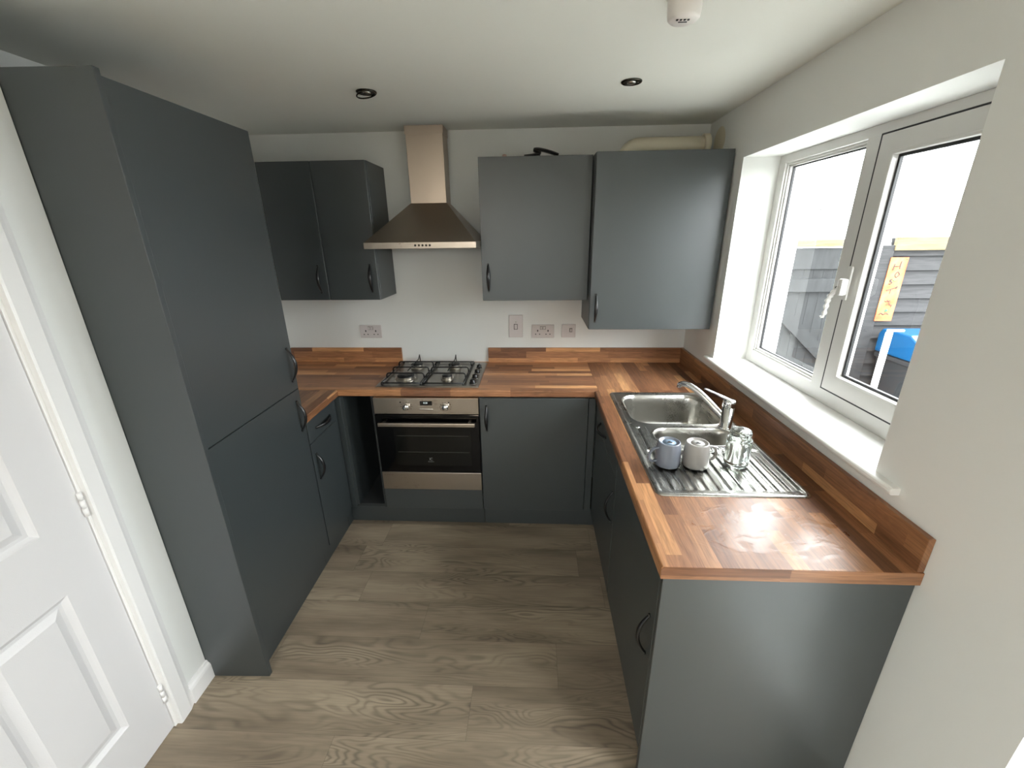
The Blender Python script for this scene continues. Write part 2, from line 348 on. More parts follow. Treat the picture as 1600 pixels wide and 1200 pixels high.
def wall_holes(bm, axis, a0, a1, u0, u1, z0, z1, holes):
    """slab normal to axis between a0 and a1 with rectangular openings (ua, ub, za, zb)"""
    us = sorted({u0, u1, *[h[0] for h in holes], *[h[1] for h in holes]}); zs = sorted({z0, z1, *[h[2] for h in holes], *[h[3] for h in holes]})
    t = bmesh.new(); vd = {}
    def V(a, u, z):
        k = (a, u, z)
        if k not in vd: vd[k] = t.verts.new((a, u, z) if axis == 'x' else (u, a, z) if axis == 'y' else (u, z, a))
        return vd[k]
    solid = {}
    for i in range(len(us)-1):
        for j in range(len(zs)-1):
            cu, cz = (us[i]+us[i+1])/2, (zs[j]+zs[j+1])/2
            solid[i, j] = not any(h[0] < cu < h[1] and h[2] < cz < h[3] for h in holes)
    for (i, j), s in solid.items():
        if not s: continue
        a, b, c, d = us[i], us[i+1], zs[j], zs[j+1]
        for A in (a0, a1): t.faces.new((V(A, a, c), V(A, b, c), V(A, b, d), V(A, a, d)))
        for di, dj, e in ((-1, 0, (a, c, a, d)), (1, 0, (b, c, b, d)), (0, -1, (a, c, b, c)), (0, 1, (a, d, b, d))):
            if not solid.get((i+di, j+dj), False):
                t.faces.new((V(a0, e[0], e[1]), V(a0, e[2], e[3]), V(a1, e[2], e[3]), V(a1, e[0], e[1])))
    merge(bm, t); return bm

ORIGIN = {}
class Fr:
    """a frame of reference: the left run of units stands very slightly out of square"""
    def __init__(s, mat, rz): s.m = mat; s.rz = rz
WORLD = Fr(Matrix.Identity(4), 0)
LEFT = Fr(Matrix.Translation((-2.113, 0, 0)) @ Matrix.Rotation(.0275, 4, 'Z'), .0275)

def thing(name, label, cat, loc, frame=WORLD, group=None, kind=None):
    o = bpy.data.objects.new(name, None); o.empty_display_size = .05; COL.objects.link(o)
    o.location = frame.m @ Vector(loc); o.rotation_euler = (0, 0, frame.rz); ORIGIN[o.name] = Vector(loc)
    if label: o['label'] = label
    if cat: o['category'] = cat
    if group: o['group'] = group
    if kind: o['kind'] = kind
    return o
def part(name, bm, mat, parent, label=None, bevel=0):
    me = bpy.data.meshes.new(name); og = ORIGIN[parent.name]
    bmesh.ops.translate(bm, verts=bm.verts, vec=-og); bm.to_mesh(me); bm.free()
    o = bpy.data.objects.new(name, me); COL.objects.link(o); me.materials.append(M[mat] if isinstance(mat, str) else mat)
    o.parent = parent; ORIGIN[o.name] = og
    if label: o['label'] = label
    if bevel:
        b = o.modifiers.new('edge', 'BEVEL'); b.width = bevel; b.segments = 2; b.limit_method = 'ANGLE'
    return o
def solo(name, bm, mat, label, cat, loc, frame=WORLD, group=None, kind=None, bevel=0):
    me = bpy.data.meshes.new(name); bmesh.ops.translate(bm, verts=bm.verts, vec=-Vector(loc)); bm.to_mesh(me); bm.free()
    o = bpy.data.objects.new(name, me); COL.objects.link(o); me.materials.append(M[mat])
    o.location = frame.m @ Vector(loc); o.rotation_euler = (0, 0, frame.rz); ORIGIN[o.name] = Vector(loc)
    if label: o['label'] = label
    if cat: o['category'] = cat
    if group: o['group'] = group
    if kind: o['kind'] = kind
    if bevel:
        b = o.modifiers.new('edge', 'BEVEL'); b.width = bevel; b.segments = 2; b.limit_method = 'ANGLE'
    return o
def B(): return bmesh.new()
def bx(*a, **k): return box(bmesh.new(), *a, **k)
def text_bm(body, size, depth=.0004):
    c = bpy.data.curves.new('t', 'FONT'); c.body = body; c.size = size; c.extrude = depth; c.align_x = 'CENTER'; c.align_y = 'CENTER'
    o = bpy.data.objects.new('t', c); me = o.to_mesh(); t = bmesh.new(); t.from_mesh(me); o.to_mesh_clear()
    bpy.data.objects.remove(o); bpy.data.curves.remove(c); return t

# ------------------------------------------------------------------ the room
H = 2.282; ZT = .897; UB = .859
solo('floor', bx(-3.2, 0, -4.6, 0, -.12, 0), 'floor', None, None, (0, 0, 0), kind='structure')
solo('ceiling', bx(-3.2, .3, -4.9, .3, H, H+.15), 'ceil', None, None, (0, 0, H), kind='structure')
solo('wall_back', bx(-3.2, .3, 0, .3, -.12, H), 'wall', None, None, (0, 0, 0), kind='structure')
solo('wall_right', wall_holes(B(), 'x', 0, .3, -4.9, 0, -.12, H, [(WY1, WY0, WZ0-.022, WZ1), (DY1, DY0, 0, DZ1)]), 'wall', None, None, (0, 0, 0), kind='structure')
solo('wall_front', wall_holes(B(), 'y', FY-.3, FY, -3.2, 0, -.12, H, [(FX0, FX1, FZ0, FZ1)]), 'wall', None, None, (0, FY, 0), kind='structure')
# left: a recess holds the tall cupboard; the wall with the door stands further into the room
solo('wall_recess_left', bx(-2.80, -2.683, -1.64, 0, 0, H), 'wall', None, None, (-2.7, 0, 0), kind='structure')
LW = -.243; DL0, DL1, DTOP = -1.752, -2.53, 2.0
solo('wall_left', wall_holes(B(), 'x', LW-.12, LW, -4.58, -1.562, 0, H, [(DL1-.03, DL0+.03, 0, DTOP+.03)]), 'wall', None, None, (LW, -1.562, 0), frame=LEFT, kind='structure')
solo('wall_return', bx(LW-.40, LW-.115, -1.68, -1.575, 0, H), 'wall', None, None, (LW-.2, -1.6, 0), frame=LEFT, kind='structure')

# skirting with a small moulded top
def skirt(name, y0, y1):
    poly = [(LW, 0), (LW+.016, 0), (LW+.016, .066), (LW+.013, .076), (LW+.008, .082), (LW+.006, .09), (LW, .092)]
    solo(name, prism(B(), poly, 'y', y0, y1), 'gloss_white', None, None, (LW, y1, 0), frame=LEFT, kind='structure')
skirt('baseboard_left', -1.668, -1.553)
skirt('baseboard_hall', -4.55, DL1-.085)
# architrave and lining of the door
arch = B()
def arch_prof(y_in, s): return [(LW, y_in), (LW+.017, y_in), (LW+.019, y_in+s*.006), (LW+.017, y_in+s*.05), (LW+.012, y_in+s*.062), (LW+.008, y_in+s*.075), (LW, y_in+s*.077)]
prism(arch, arch_prof(DL0+.012, 1), 'z', 0, DTOP+.08)
prism(arch, arch_prof(DL1-.012, -1), 'z', 0, DTOP+.08)
box(arch, LW, LW+.017, DL1-.085, DL0+.085, DTOP+.012, DTOP+.085, .004)
box(arch, LW-.12, LW+.001, DL0+.003, DL0+.03, 0, DTOP+.03); box(arch, LW-.12, LW+.001, DL1-.03, DL1-.003, 0, DTOP+.03)
box(arch, LW-.12, LW+.001, DL1, DL0, DTOP+.004, DTOP+.03)
solo('trim_1', arch, 'gloss_white', None, None, (LW, DL0, 0), frame=LEFT, kind='structure')

# six panel moulded door
door = thing('door_1', None, None, (LW, DL0, 0), frame=LEFT, kind='structure')
def panel_leaf():
    DF = LW-.002; bm = B(); yc = (DL0+DL1)/2
    cols = ((DL0-.118, yc+.045), (yc-.045, DL1+.118))
    rows = ((.20, .755), (.955, 1.60), (1.70, 1.90))
    holes = [(min(c), max(c), r[0], r[1]) for c in cols for r in rows]
    wall_holes(bm, 'x', DF-.035, DF, DL1, DL0, .006, DTOP, holes)
    for h in holes:     # stepped moulding and raised field
        lv = [(0, 0), (.004, -.0035), (.014, -.010), (.024, -.010), (.046, -.002), (.050, -.002)]
        t = bmesh.new(); rs = []
        for ins, d in lv:
            rs.append([t.verts.new((DF+d, y, z)) for y, z in ((h[0]+ins, h[2]+ins), (h[1]-ins, h[2]+ins), (h[1]-ins, h[3]-ins), (h[0]+ins, h[3]-ins))])
        for a, b in zip(rs, rs[1:]):
            for i in range(4): t.faces.new((a[i], a[(i+1) % 4], b[(i+1) % 4], b[i]))
        t.faces.new(rs[-1])
        bk = [t.verts.new((DF-.033, y, z)) for y, z in ((h[0], h[2]), (h[1], h[2]), (h[1], h[3]), (h[0], h[3]))]
        t.faces.new(bk)
        merge(bm, t)
    return bm
part('door_leaf', panel_leaf(), 'door_white', door)
for z in (.175, .975, 1.78):
    hb = B()
    for k in (-1, 0, 1): lathe(hb, [(.0065, -.0125), (.0065, .0125)], (LW+.004, DL0+.001, z+k*.027), 12)
    lathe(hb, [(.0055, -.04), (.0055, .04)], (LW+.004, DL0+.001, z), 10)
    part('hinge', hb, 'gloss_white', door)
lv = B(); lathe(lv, [(.026, 0), (.026, .008), (.010, .010), (.010, .045)], (LW-.002, DL1+.06, 1.0), 20, 'x'); box(lv, LW+.035, LW+.048, DL1+.05, DL1+.17, .991, 1.009, .005)
part('door_handle', lv, 'chrome', door)

# ------------------------------------------------------------------ window over the sink
win = thing('window_1', None, None, (.17, WY0, WZ0), kind='structure')
X0, X1 = .17, .235
fm = B()
box(fm, X0, X1, WY0-.052, WY0, WZ0, WZ1, .003); box(fm, X0, X1, WY1, WY1+.052, WZ0, WZ1, .003)
box(fm, X0+.0004, X1, WY1+.05, WY0-.05, WZ0, WZ0+.062, .003); box(fm, X0+.0004, X1, WY1+.05, WY0-.05, WZ1-.036, WZ1, .003)
box(fm, X0+.0002, X1, -1.098, -1.034, WZ0+.05, WZ1-.03, .003)
part('window_frame', fm, 'upvc', win)
bd = B()   # glazing bead of the fixed light: stepped
YA, YB, ZA, ZB = -1.034, WY0-.052, WZ0+.062, WZ1-.036
for ins, x in ((0, X0+.010), (.008, X0+.018)):
    wall_holes(bd, 'x', x, x+.02, YA, YB, ZA, ZB, [(YA+ins+.008, YB-ins-.008, ZA+ins+.008, ZB-ins-.008)])
part('glazing_bead', bd, 'upvc', win)
gk = wall_holes(B(), 'x', X0+.030, X0+.04, YA, YB, ZA, ZB, [(YA+.021, YB-.021, ZA+.021, ZB-.021)])
part('gasket', gk, 'gasket', win)
part('glass_pane', bx(X0+.038, X0+.042, YA+.012, YB-.012, ZA+.012, ZB-.012), 'pane', win)
# opening casement
SA, SB, SZ0, SZ1 = WY1+.048, -1.105, WZ0+.062, WZ1-.036
sash = thing('casement', None, None, (.17, WY0, WZ0)); sash.parent = win; sash.location = (0, 0, 0)
part('casement_gap', wall_holes(B(), 'x', X0-.0012, X0+.001, SA-.005, SB+.0065, SZ0-.005, SZ1+.005, [(SA+.002, SB-.002, SZ0+.002, SZ1-.002)]), 'gasket', sash)
sb = wall_holes(B(), 'x', X0-.003, X0+.05, SA, SB, SZ0, SZ1, [(SA+.058, SB-.058, SZ0+.058, SZ1-.058)])
wall_holes(sb, 'x', X0-.004, X0+.02, SA+.055, SB-.055, SZ0+.055, SZ1-.055, [(SA+.067, SB-.067, SZ0+.067, SZ1-.067)])
part('casement_frame', sb, 'upvc', sash, bevel=.003)
part('gasket', wall_holes(B(), 'x', X0+.016, X0+.026, SA+.06, SB-.06, SZ0+.06, SZ1-.06, [(SA+.076, SB-.076, SZ0+.076, SZ1-.076)]), 'gasket', sash)
part('glass_pane', bx(X0+.02, X0+.024, SA+.06, SB-.06, SZ0+.06, SZ1-.06), 'pane', sash)
hd = B(); hy = SB-.026
box(hd, X0-.020, X0-.012, hy-.011, hy+.011, 1.468, 1.588, .004)
box(hd, X0-.045, X0-.018, hy-.012, hy+.014, 1.485, 1.545, .007)
pts = smooth_path([(X0-.034, hy+.004, 1.515), (X0-.046, hy+.02, 1.492), (X0-.050, hy+.030, 1.47), (X0-.050, hy+.034, 1.44), (X0-.050, hy+.038, 1.405), (X0-.056, hy+.044, 1.398)], 6)
sweep(hd, pts, circ(.0095, 10, .0065), side=(1, 0, 0), scales=[1.2 + .22*math.sin(i*1.5) - .018*i for i in range(len(pts))])
part('window_handle', hd, 'upvc', sash, label='white espagnolette handle with wavy grip')
part('lock_button', lathe(B(), [(.005, 0), (.005, .005), (.003, .007)], (X0-.045, hy+.012, 1.512), 12, 'x'), 'gasket', sash)
# sill board, horns past the opening, rounded nosing
sl = B(); SZ = WZ0
box(sl, 0, X0+.02, WY1, WY0, SZ-.022, SZ, 0)
nose = [(0, SZ-.022)] + [(-.020-.009*math.sin(PI*i/6), SZ-.011-.011*math.cos(PI*i/6)) for i in range(7)] + [(0, SZ)]
prism(sl, nose, 'y', -1.735, -.405)
part('window_sill', sl, 'sill', win, bevel=.002)

# patio doors behind the camera's right shoulder
pd = thing('door_2', None, None, (.2, DY0, 0), kind='structure')
pf = wall_holes(B(), 'x', .20, .27, DY1, DY0, 0, DZ1, [(DY1+.06, (DY0+DY1)/2-.06, .08, DZ1-.07), ((DY0+DY1)/2+.06, DY0-.06, .08, DZ1-.07)])
part('door_frame', pf, 'upvc', pd, bevel=.003)
for a, b in ((DY1+.05, (DY0+DY1)/2-.05), ((DY0+DY1)/2+.05, DY0-.05)):
    part('glass_pane', bx(.23, .236, a, b, .07, DZ1-.06), 'pane', pd)
part('door_handle', box(bx(.165, .20, (DY0+DY1)/2+.02, (DY0+DY1)/2+.045, .92, 1.14, .005), .15, .17, (DY0+DY1)/2+.02, (DY0+DY1)/2+.14, 1.03, 1.05, .005), 'upvc', pd)
fw = thing('added_window', None, None, (FX0, FY, FZ0), kind='structure')  # unseen window, added to bring more daylight onto the back of the room
part('window_frame', wall_holes(B(), 'y', FY-.22, FY-.15, FX0, FX1, FZ0, FZ1, [(FX0+.06, (FX0+FX1)/2-.04, FZ0+.06, FZ1-.06), ((FX0+FX1)/2+.04, FX1-.06, FZ0+.06, FZ1-.06)]), 'upvc', fw, bevel=.003)
part('glass_pane', bx(FX0+.05, FX1-.05, FY-.19, FY-.184, FZ0+.05, FZ1-.05), 'pane', fw)
part('window_sill', bx(FX0, FX1, FY-.15, FY, FZ0-.022, FZ0), 'sill', fw)

# ------------------------------------------------------------------ handles and cabinet pieces
def bow_handle(p0, p1, out, h=.030, w=.0115):
    """curved bow handle between two feet on a door face; out = direction away from the door"""
    p0, p1, out = Vector(p0), Vector(p1), Vector(out); d = (p1-p0).normalized(); s = d.cross(out)
    n = 22; pts = []; sc = []
    for i in range(n+1):
        k = i/n; pts.append(p0.lerp(p1, k)+out*(h*math.sin(PI*k)**.85)); sc.append(.55+.6*math.sin(PI*k))
    bm = B(); sweep(bm, pts, circ(.0052, 12, .0085), side=out, scales=sc)
    for p in (p0, p1):
        tube(bm, [p-out*.001, p+out*.005], .006, 12)
    return bm
def door_panel(name, bm_args, parent, hp=None, out=None, label=None, hlabel=None):
    d = part(name, bx(*bm_args, bev=.0012, seg=1), 'slate', parent, label)
    if hp: part('handle', bow_handle(hp[0], hp[1], out), 'black_handle', d)
    return d
def carcass(bm, x0, x1, y0, y1, z0, z1, t=.018, open_side=None, top=True, back=True):
    """panels only; open_side in '-y', '+x', '-x'"""
    sides = {'-x': (x0, x0+t, y0, y1, z0, z1), '+x': (x1-t, x1, y0, y1, z0, z1), '-y': (x0, x1, y0, y0+t, z0, z1), '+y': (x0, x1, y1-t, y1, z0, z1)}
    for k, v in sides.items():
        if k != open_side: box(bm, *v)
    box(bm, x0+t, x1-t, y0+t, y1-t, z0, z0+t)
    if top: box(bm, x0+t, x1-t, y0+t, y1-t, z1-t, z1)
    return bm

# tall larder / fridge housing (left frame: front of doors at X=0)
tl = thing('tall_cabinet', 'full height slate grey cupboard with two stacked doors beside the white door wall', 'cabinet', (-.28, -1.25, 0), frame=LEFT)
part('carcass', carcass(B(), -.55, -.021, -1.541, -.940, .12, 2.097, open_side='+x'), 'inside', tl)
part('end_panel', bx(-.56, .003, -1.560, -1.541, 0, 2.112, bev=.001, seg=1), 'slate', tl)
part('side_panel', bx(-.56, -.003, -.940, -.9395+.002, 0.12, 2.097), 'slate', tl)
door_panel('upper_door', (-.019, 0, -1.539, -.942, 1.0445, 2.097), tl, ((0, -.978, 1.242), (0, -.978, 1.090)), (1, 0, 0))
door_panel('lower_door', (-.019, 0, -1.539, -.942, .128, 1.0405), tl, ((0, -.980, .989), (0, -.980, .842)), (1, 0, 0))
part('plinth', bx(-.055, -.040, -1.541, -.939, 0, .125), 'slate', tl)

# drawer unit
dl = thing('base_cabinet', 'narrow slate grey base unit with one drawer above a door, beside the tall cupboard', 'cabinet', (-.28, -.78, 0), frame=LEFT, group='slate grey base units')
part('carcass', carcass(B(), -.55, -.021, -.934, -.640, .12, UB-.002, open_side='+x', top=False), 'inside', dl)
d = part('drawer', bx(-.019, 0, -.932, -.640, .7425, .856, bev=.0012, seg=1), 'slate', dl)
part('handle', bow_handle((0, -.858, .798), (0, -.700, .798), (1, 0, 0)), 'black_handle', d)
door_panel('door', (-.019, 0, -.932, -.640, .128, .7385), dl, ((0, -.898, .672), (0, -.898, .528)), (1, 0, 0))
part('plinth', bx(-.055, -.040, -.937, -.612, 0, .125), 'slate', dl)

# open corner cabinet between drawer unit and oven
cc = thing('corner_cabinet', 'open fronted dark corner base unit with no door, left of the oven', 'cabinet', (-2.2, -.3, 0))
cb = B(); box(cb, -2.60, -1.905, -.56, -.02, .118, .136); box(cb, -2.60, -1.905, -.02, -.005, .118, UB-.002); box(cb, -1.909, -1.893, -.567, -.02, .118, UB-.002); box(cb, -2.61, -2.595, -.56, -.02, .118, UB-.002)
part('carcass', cb, 'inside', cc)
part('corner_post', box(bx(-2.128, -2.083, -.585, -.566, .128, UB-.003, bev=.001, seg=1), -2.128, -2.112, -.612, -.586, .128, UB-.003, .001, 1), 'slate', cc)
part('side_panel', bx(-2.083, -2.067, -.570, -.03, .136, UB-.003), 'slate', cc)
part('plinth', box(bx(-2.14, -1.893, -.548, -.533, 0, .1175), -2.151, -2.136, -.610, -.534, 0, .1175), 'slate', cc)

# oven housing
oh = thing('oven_housing', 'slate grey housing around the built-in oven with a plain panel beneath it', 'cabinet', (-1.59, -.3, 0))
part('carcass', box(box(box(bx(-1.8925, -1.876, -.563, -.01, .118, UB-.002), -1.306, -1.2895, -.563, -.01, .118, UB-.002), -1.876, -1.306, -.563, -.01, .236, .254), -1.876, -1.306, -.02, -.01, .254, UB-.002), 'inside', oh)
part('lower_panel', bx(-1.889, -1.2915, -.585, -.566, .128, .262, bev=.0012, seg=1), 'slate', oh)
part('plinth', bx(-1.8925, -1.2895, -.548, -.533, 0, .1175), 'slate', oh)

# base unit right of the oven
br = thing('base_cabinet', 'wide slate grey base unit with a single plain door, right of the oven', 'cabinet', (-.98, -.3, 0), group='slate grey base units')
part('carcass', carcass(B(), -1.286, -.682, -.563, -.01, .118, UB-.002, open_side='-y', top=False), 'inside', br)
door_panel('door', (-1.2865, -.683, -.585, -.566, .128, .8555), br, ((-1.250, -.585, .812), (-1.250, -.585, .660)), (0, -1, 0))
part('filler_strip', bx(-.680, -.642, -.583, -.566, .128, .8555, bev=.001, seg=1), 'slate', br)
part('plinth', bx(-1.2865, -.6, -.548, -.533, 0, .1175), 'slate', br)

# right run: fronts face -x
XF = -.638
def right_unit(y0, y1, label, cat, drawer, hz, hy, corner=False):
    u = thing('base_cabinet', label, cat, (-.3, (y0+y1)/2, 0), group='slate grey base units')
    part('carcass', carcass(B(), XF+.022, -.02, y0+.001, y1-.001, .118, UB-.002, open_side='-x', top=False), 'inside', u)
    dtop = .8555
    if drawer:
        dtop = .7385
        d = part('drawer', bx(XF, XF+.019, y0+.003, y1-.003, .7425, .8555, bev=.0012, seg=1), 'slate', u)
        part('handle', bow_handle((XF, drawer[0], .790), (XF, drawer[1], .790), (-1, 0, 0)), 'black_handle', d)
    dd = part('door', bx(XF, XF+.019, y0+.003, y1-.003, .128, dtop, bev=.0012, seg=1), 'slate', u)
    part('handle', bow_handle((XF, hy, hz), (XF, hy, hz-.150), (-1, 0, 0)), 'black_handle', dd)
    part('plinth', bx(XF+.045, XF+.06, y0, y1, 0, .1175), 'slate', u)
    return u
ua = right_unit(-1.205, -.612, 'slate grey base unit under the bowls of the sink, drawer front over a door', 'cabinet', (-.76, -.92), .650, -1.165)
ub = right_unit(-1.835, -1.208, 'slate grey base unit under the sink drainer, at the open end of the right run', 'cabinet', None, .652, -1.792)
part('end_panel', bx(XF-.001, -.003, -1.856, -1.838, 0, UB-.001, bev=.001, seg=1), 'slate', ub)
part('corner_strip', bx(XF, XF+.019, -.609, -.587, .128, .8555), 'slate', ua)

# ------------------------------------------------------------------ worktops (rounded front edge)
def top_profile(front, back, sgn):
    """front edge at `front`, runs to back; sgn +1 when back > front"""
    r = .007; pts = [(back, UB), (front+sgn*.002, UB), (front, UB+.003)]
    for i in range(6):
        a = PI/2*i/5; pts.append((front+sgn*(r-r*math.cos(a)), ZT-r+r*math.sin(a)))
    return pts+[(back, ZT)]
EY = -1.864
# back run with grain across
wb = thing('worktop', 'walnut block worktop along the back wall, carrying the hob', 'worktop', (-1.6, -.3, UB), group='walnut block worktops')
part('slab', prism(B(), top_profile(-.569, -.002, 1), 'x', -2.680, -.6295), 'wood_x', wb)
wl = thing('worktop', 'short walnut worktop return over the drawer unit, against the tall cupboard', 'worktop', (-.3, -.75, UB), frame=LEFT, group='walnut block worktops')
part('slab', prism(B(), [(x, z) for x, z in top_profile(.006, -.56, -1)], 'y', -.9375, -.572), 'wood_y', wl)
wr = thing('worktop', 'long walnut block worktop under the window, holding the sink, damp at its open end', 'worktop', (0, EY, UB), group='walnut block worktops')
# sink cut-out between x -.555..-.10 and y -1.50..-.62
XR = -.650; bmw = B()
CX0, CX1, CY0, CY1 = -.566, -.090, -1.540, -.606
prism(bmw, top_profile(XR, CX0, 1), 'y', EY, -.569)
box(bmw, CX1, -.002, EY, -.002, UB, ZT); box(bmw, CX0, CX1, EY, CY0, UB, ZT); box(bmw, CX0, CX1, CY1, -.002, UB, ZT); box(bmw, -.629, CX0, -.569, -.002, UB, ZT)
bmesh.ops.remove_doubles(bmw, verts=bmw.verts, dist=1e-5)
part('slab', bmw, 'wood_wet', wr)
part('end_strip', prism(B(), [(XR+.001, UB), (XR+.001, ZT-.008), (XR+.006, ZT-.001), (-.002, ZT-.001), (-.002, UB)], 'y', EY-.0015, EY), 'wood_edge', wr)

def upstand(pts, mat, label, loc):
    u = thing('upstand', label, 'upstand', loc, group='walnut upstands')
    x0, x1, y0, y1 = pts
    part('board', bx(x0, x1, y0, y1, ZT, ZT+.1, bev=.002, seg=2), mat, u); return u
upstand((-2.66, -1.886, -.018, -.001), 'wood_x', 'walnut upstand on the back wall left of the hob', (-2.3, -.01, ZT))
upstand((-1.294, -.019, -.018, -.001), 'wood_x', 'walnut upstand on the back wall right of the hob, under the sockets', (-.7, -.01, ZT))
upstand((-.018, -.001, EY+.002, -.001), 'wood_y', 'long walnut upstand under the window sill', (-.01, -1, ZT))

# ------------------------------------------------------------------ wall cabinets
def wall_cab(x0, x1, yf, z0, z1, label, hx, hz, filler=None, group=None):
    u = thing('wall_cabinet', label, 'wall cabinet', ((x0+x1)/2, -.01, z0), group='slate grey wall cupboards on the back wall')
    xd = filler if filler else x1
    c = B(); yb = yf+.021
    box(c, x0, x0+.018, yb, -.001, z0, z1, .0008, 1); box(c, x1-.018, x1, yb, -.001, z0, z1, .0008, 1)
    box(c, x0+.018, x1-.018, yb, -.001, z0, z0+.018); box(c, x0+.018, x1-.018, yb, -.001, z1-.018, z1); box(c, x0+.018, x1-.018, -.008, -.001, z0+.018, z1-.018)
    part('carcass', c, 'slate', u)
    door_panel('door', (x0+.0015, xd-.0015, yf, yf+.019, z0+.001, z1-.001), u, ((hx, yf, hz), (hx, yf, hz-.150)), (0, -1, 0))
    if filler: part('filler_panel', bx(filler+.001, x1, yf+.001, yf+.020, z0+.001, z1-.001), 'slate', u)
    return u
wall_cab(-2.485, -2.185, -.298, 1.3594, 2.094, 'near-black slate wall cupboard, the one next to the tall cupboard', -2.228, 1.555)
wall_cab(-2.184, -1.884, -.298, 1.3594, 2.094, 'near-black slate wall cupboard just left of the extractor hood', -1.924, 1.558)
wall_cab(-1.283, -.682, -.298, 1.3516, 2.0955, 'slate grey wall cupboard right of the extractor hood, above the double socket', -1.245, 1.556)
wall_cab(-.679, -.010, -.397, 1.2022, 2.0925, 'larger deeper slate grey boiler cupboard next to the window', -.646, 1.398)

# items on top of the wall cupboards
fl = thing('flue_pipe', 'cream flue pipe lying across the top of the boiler cupboard into the right wall', 'pipe', (-.2, -.15, 2.094))
pth = smooth_path([(-.49, -.15, 2.100), (-.475, -.15, 2.128), (-.44, -.15, 2.147), (-.38, -.15, 2.150)], 5)+[Vector((-.2, -.15, 2.150)), Vector((-.065, -.15, 2.150))]
part('pipe', tube(B(), pth, .045, 20), 'pipe', fl)
part('collar', lathe(B(), [(.047, -.03), (.056, -.028), (.056, .0), (.050, .004)], (-.06, -.15, 2.150), 24, 'x'), 'pipe', fl)
part('wall_plate', lathe(B(), [(.072, 0), (.072, .012), (.05, .022)], (-.002, -.15, 2.165), 28, 'x', sx=1, sy=1), 'pipe', fl)
bk = B(); sweep(bk, smooth_path([(-1.04, -.24, 2.101), (-.99, -.24, 2.106), (-.955, -.24, 2.114), (-.99, -.24, 2.130), (-.965, -.24, 2.133), (-.92, -.24, 2.124), (-.88, -.24, 2.112), (-.86, -.24, 2.104)], 5), [(.004, .03), (-.004, .03), (-.004, -.03), (.004, -.03)], side=(0, 0, 1))
solo('rubber_strip', bk, 'black_rubber', 'loose folded black strip lying on top of the wall cupboard right of the hood', 'strip', (-.9, -.24, 2.0965))
solo('small_cap', lathe(B(), [(.012, 0), (.012, .012), (.009, .016), (0, .017)], (-1.145, -.25, 2.0955), 16), 'pink', 'tiny pinkish plastic cap on top of the wall cupboard right of the hood', 'cap', (-1.145, -.25, 2.0955))

# ------------------------------------------------------------------ extractor hood
hood = thing('extractor_hood', 'brushed steel pyramid extractor hood with a square chimney above the hob', 'hood', (-1.585, -.2, 1.648))
HX0, HX1, HYF = -1.873, -1.2835, -.481
part('rim', box(box(box(box(bx(HX0, HX1, HYF, HYF+.012, 1.648, 1.680, bev=.0015), HX0, HX0+.012, HYF+.011, -.002, 1.648, 1.680, .0015), HX1-.012, HX1, HYF+.011, -.002, 1.648, 1.680, .0015), HX0, HX1, -.014, -.002, 1.648, 1.680), HX0+.01, HX1-.01, HYF+.01, -.01, 1.656, 1.66), 'steel', hood)
cn = B(); t = bmesh.new()
lo = [t.verts.new(p) for p in ((HX0+.002, HYF+.002, 1.680), (HX1-.002, HYF+.002, 1.680), (HX1-.002, -.003, 1.680), (HX0+.002, -.003, 1.680))]
hi = [t.verts.new(p) for p in ((-1.701, -.136, 1.889), (-1.490, -.136, 1.889), (-1.490, -.003, 1.889), (-1.701, -.003, 1.889))]
for i in range(4): t.faces.new((lo[i], lo[(i+1) % 4], hi[(i+1) % 4], hi[i]))
t.faces.new(lo); t.faces.new(hi); merge(cn, t)
part('canopy', cn, 'hoodsteel', hood, bevel=.001)
ch = B(); box(ch, -1.699, -1.492, -.1343, -.002, 1.887, H-.001, .0015); box(ch, -1.703, -1.488, -.138, -.002, 2.24, H-.0005, .001)
part('chimney', ch, 'chimsteel', hood)
for k in range(5):
    x = -1.600+k*.019
    part('button', lathe(B(), [(.0055, 0), (.0055, .004), (.003, .005)], (x, HYF, 1.664), 14, '-y'), 'knob' if k % 2 == 0 else 'lamp_rim', hood)
for k in range(2):
    part('grease_filter', box(B(), HX0+.02+k*.28, HX0+.285+k*.28, HYF+.03, -.03, 1.651, 1.656, .001), 'hobsteel', hood)

# ------------------------------------------------------------------ hob
hob = thing('gas_hob', 'four burner steel gas hob with black pan supports set in the worktop', 'hob', (-1.595, -.28, ZT))
part('hob_plate', prism(prism(B(), rrect(-1.892, -1.298, -.527, -.034, .008), 'z', ZT, ZT+.004), rrect(-1.886, -1.304, -.521, -.040, .008), 'z', ZT+.004, ZT+.007), 'hobsteel', hob, bevel=.0012)
zb = ZT+.007
for (x, y, r) in ((-1.748, -.400, .050), (-1.500, -.400, .030), (-1.742, -.165, .037), (-1.500, -.165, .037)):
    b = part('burner', lathe(B(), [(r*1.25, 0), (r*1.2, .004), (r*.95, .006), (r*.95, .015), (r*1.05, .017), (r*1.05, .021)], (x, y, zb), 32), 'alu', hob)
    part('burner_cap', lathe(B(), [(r*.98, 0), (r*1.0, .003), (r*.95, .007), (r*.5, .0085), (0, .009)], (x, y, zb+.021), 32), 'burner', b)
    part('spark_plug', lathe(B(), [(.003, 0), (.003, .020), (.001, .021)], (x+r*1.2, y-.01, zb), 8), 'alu', b)
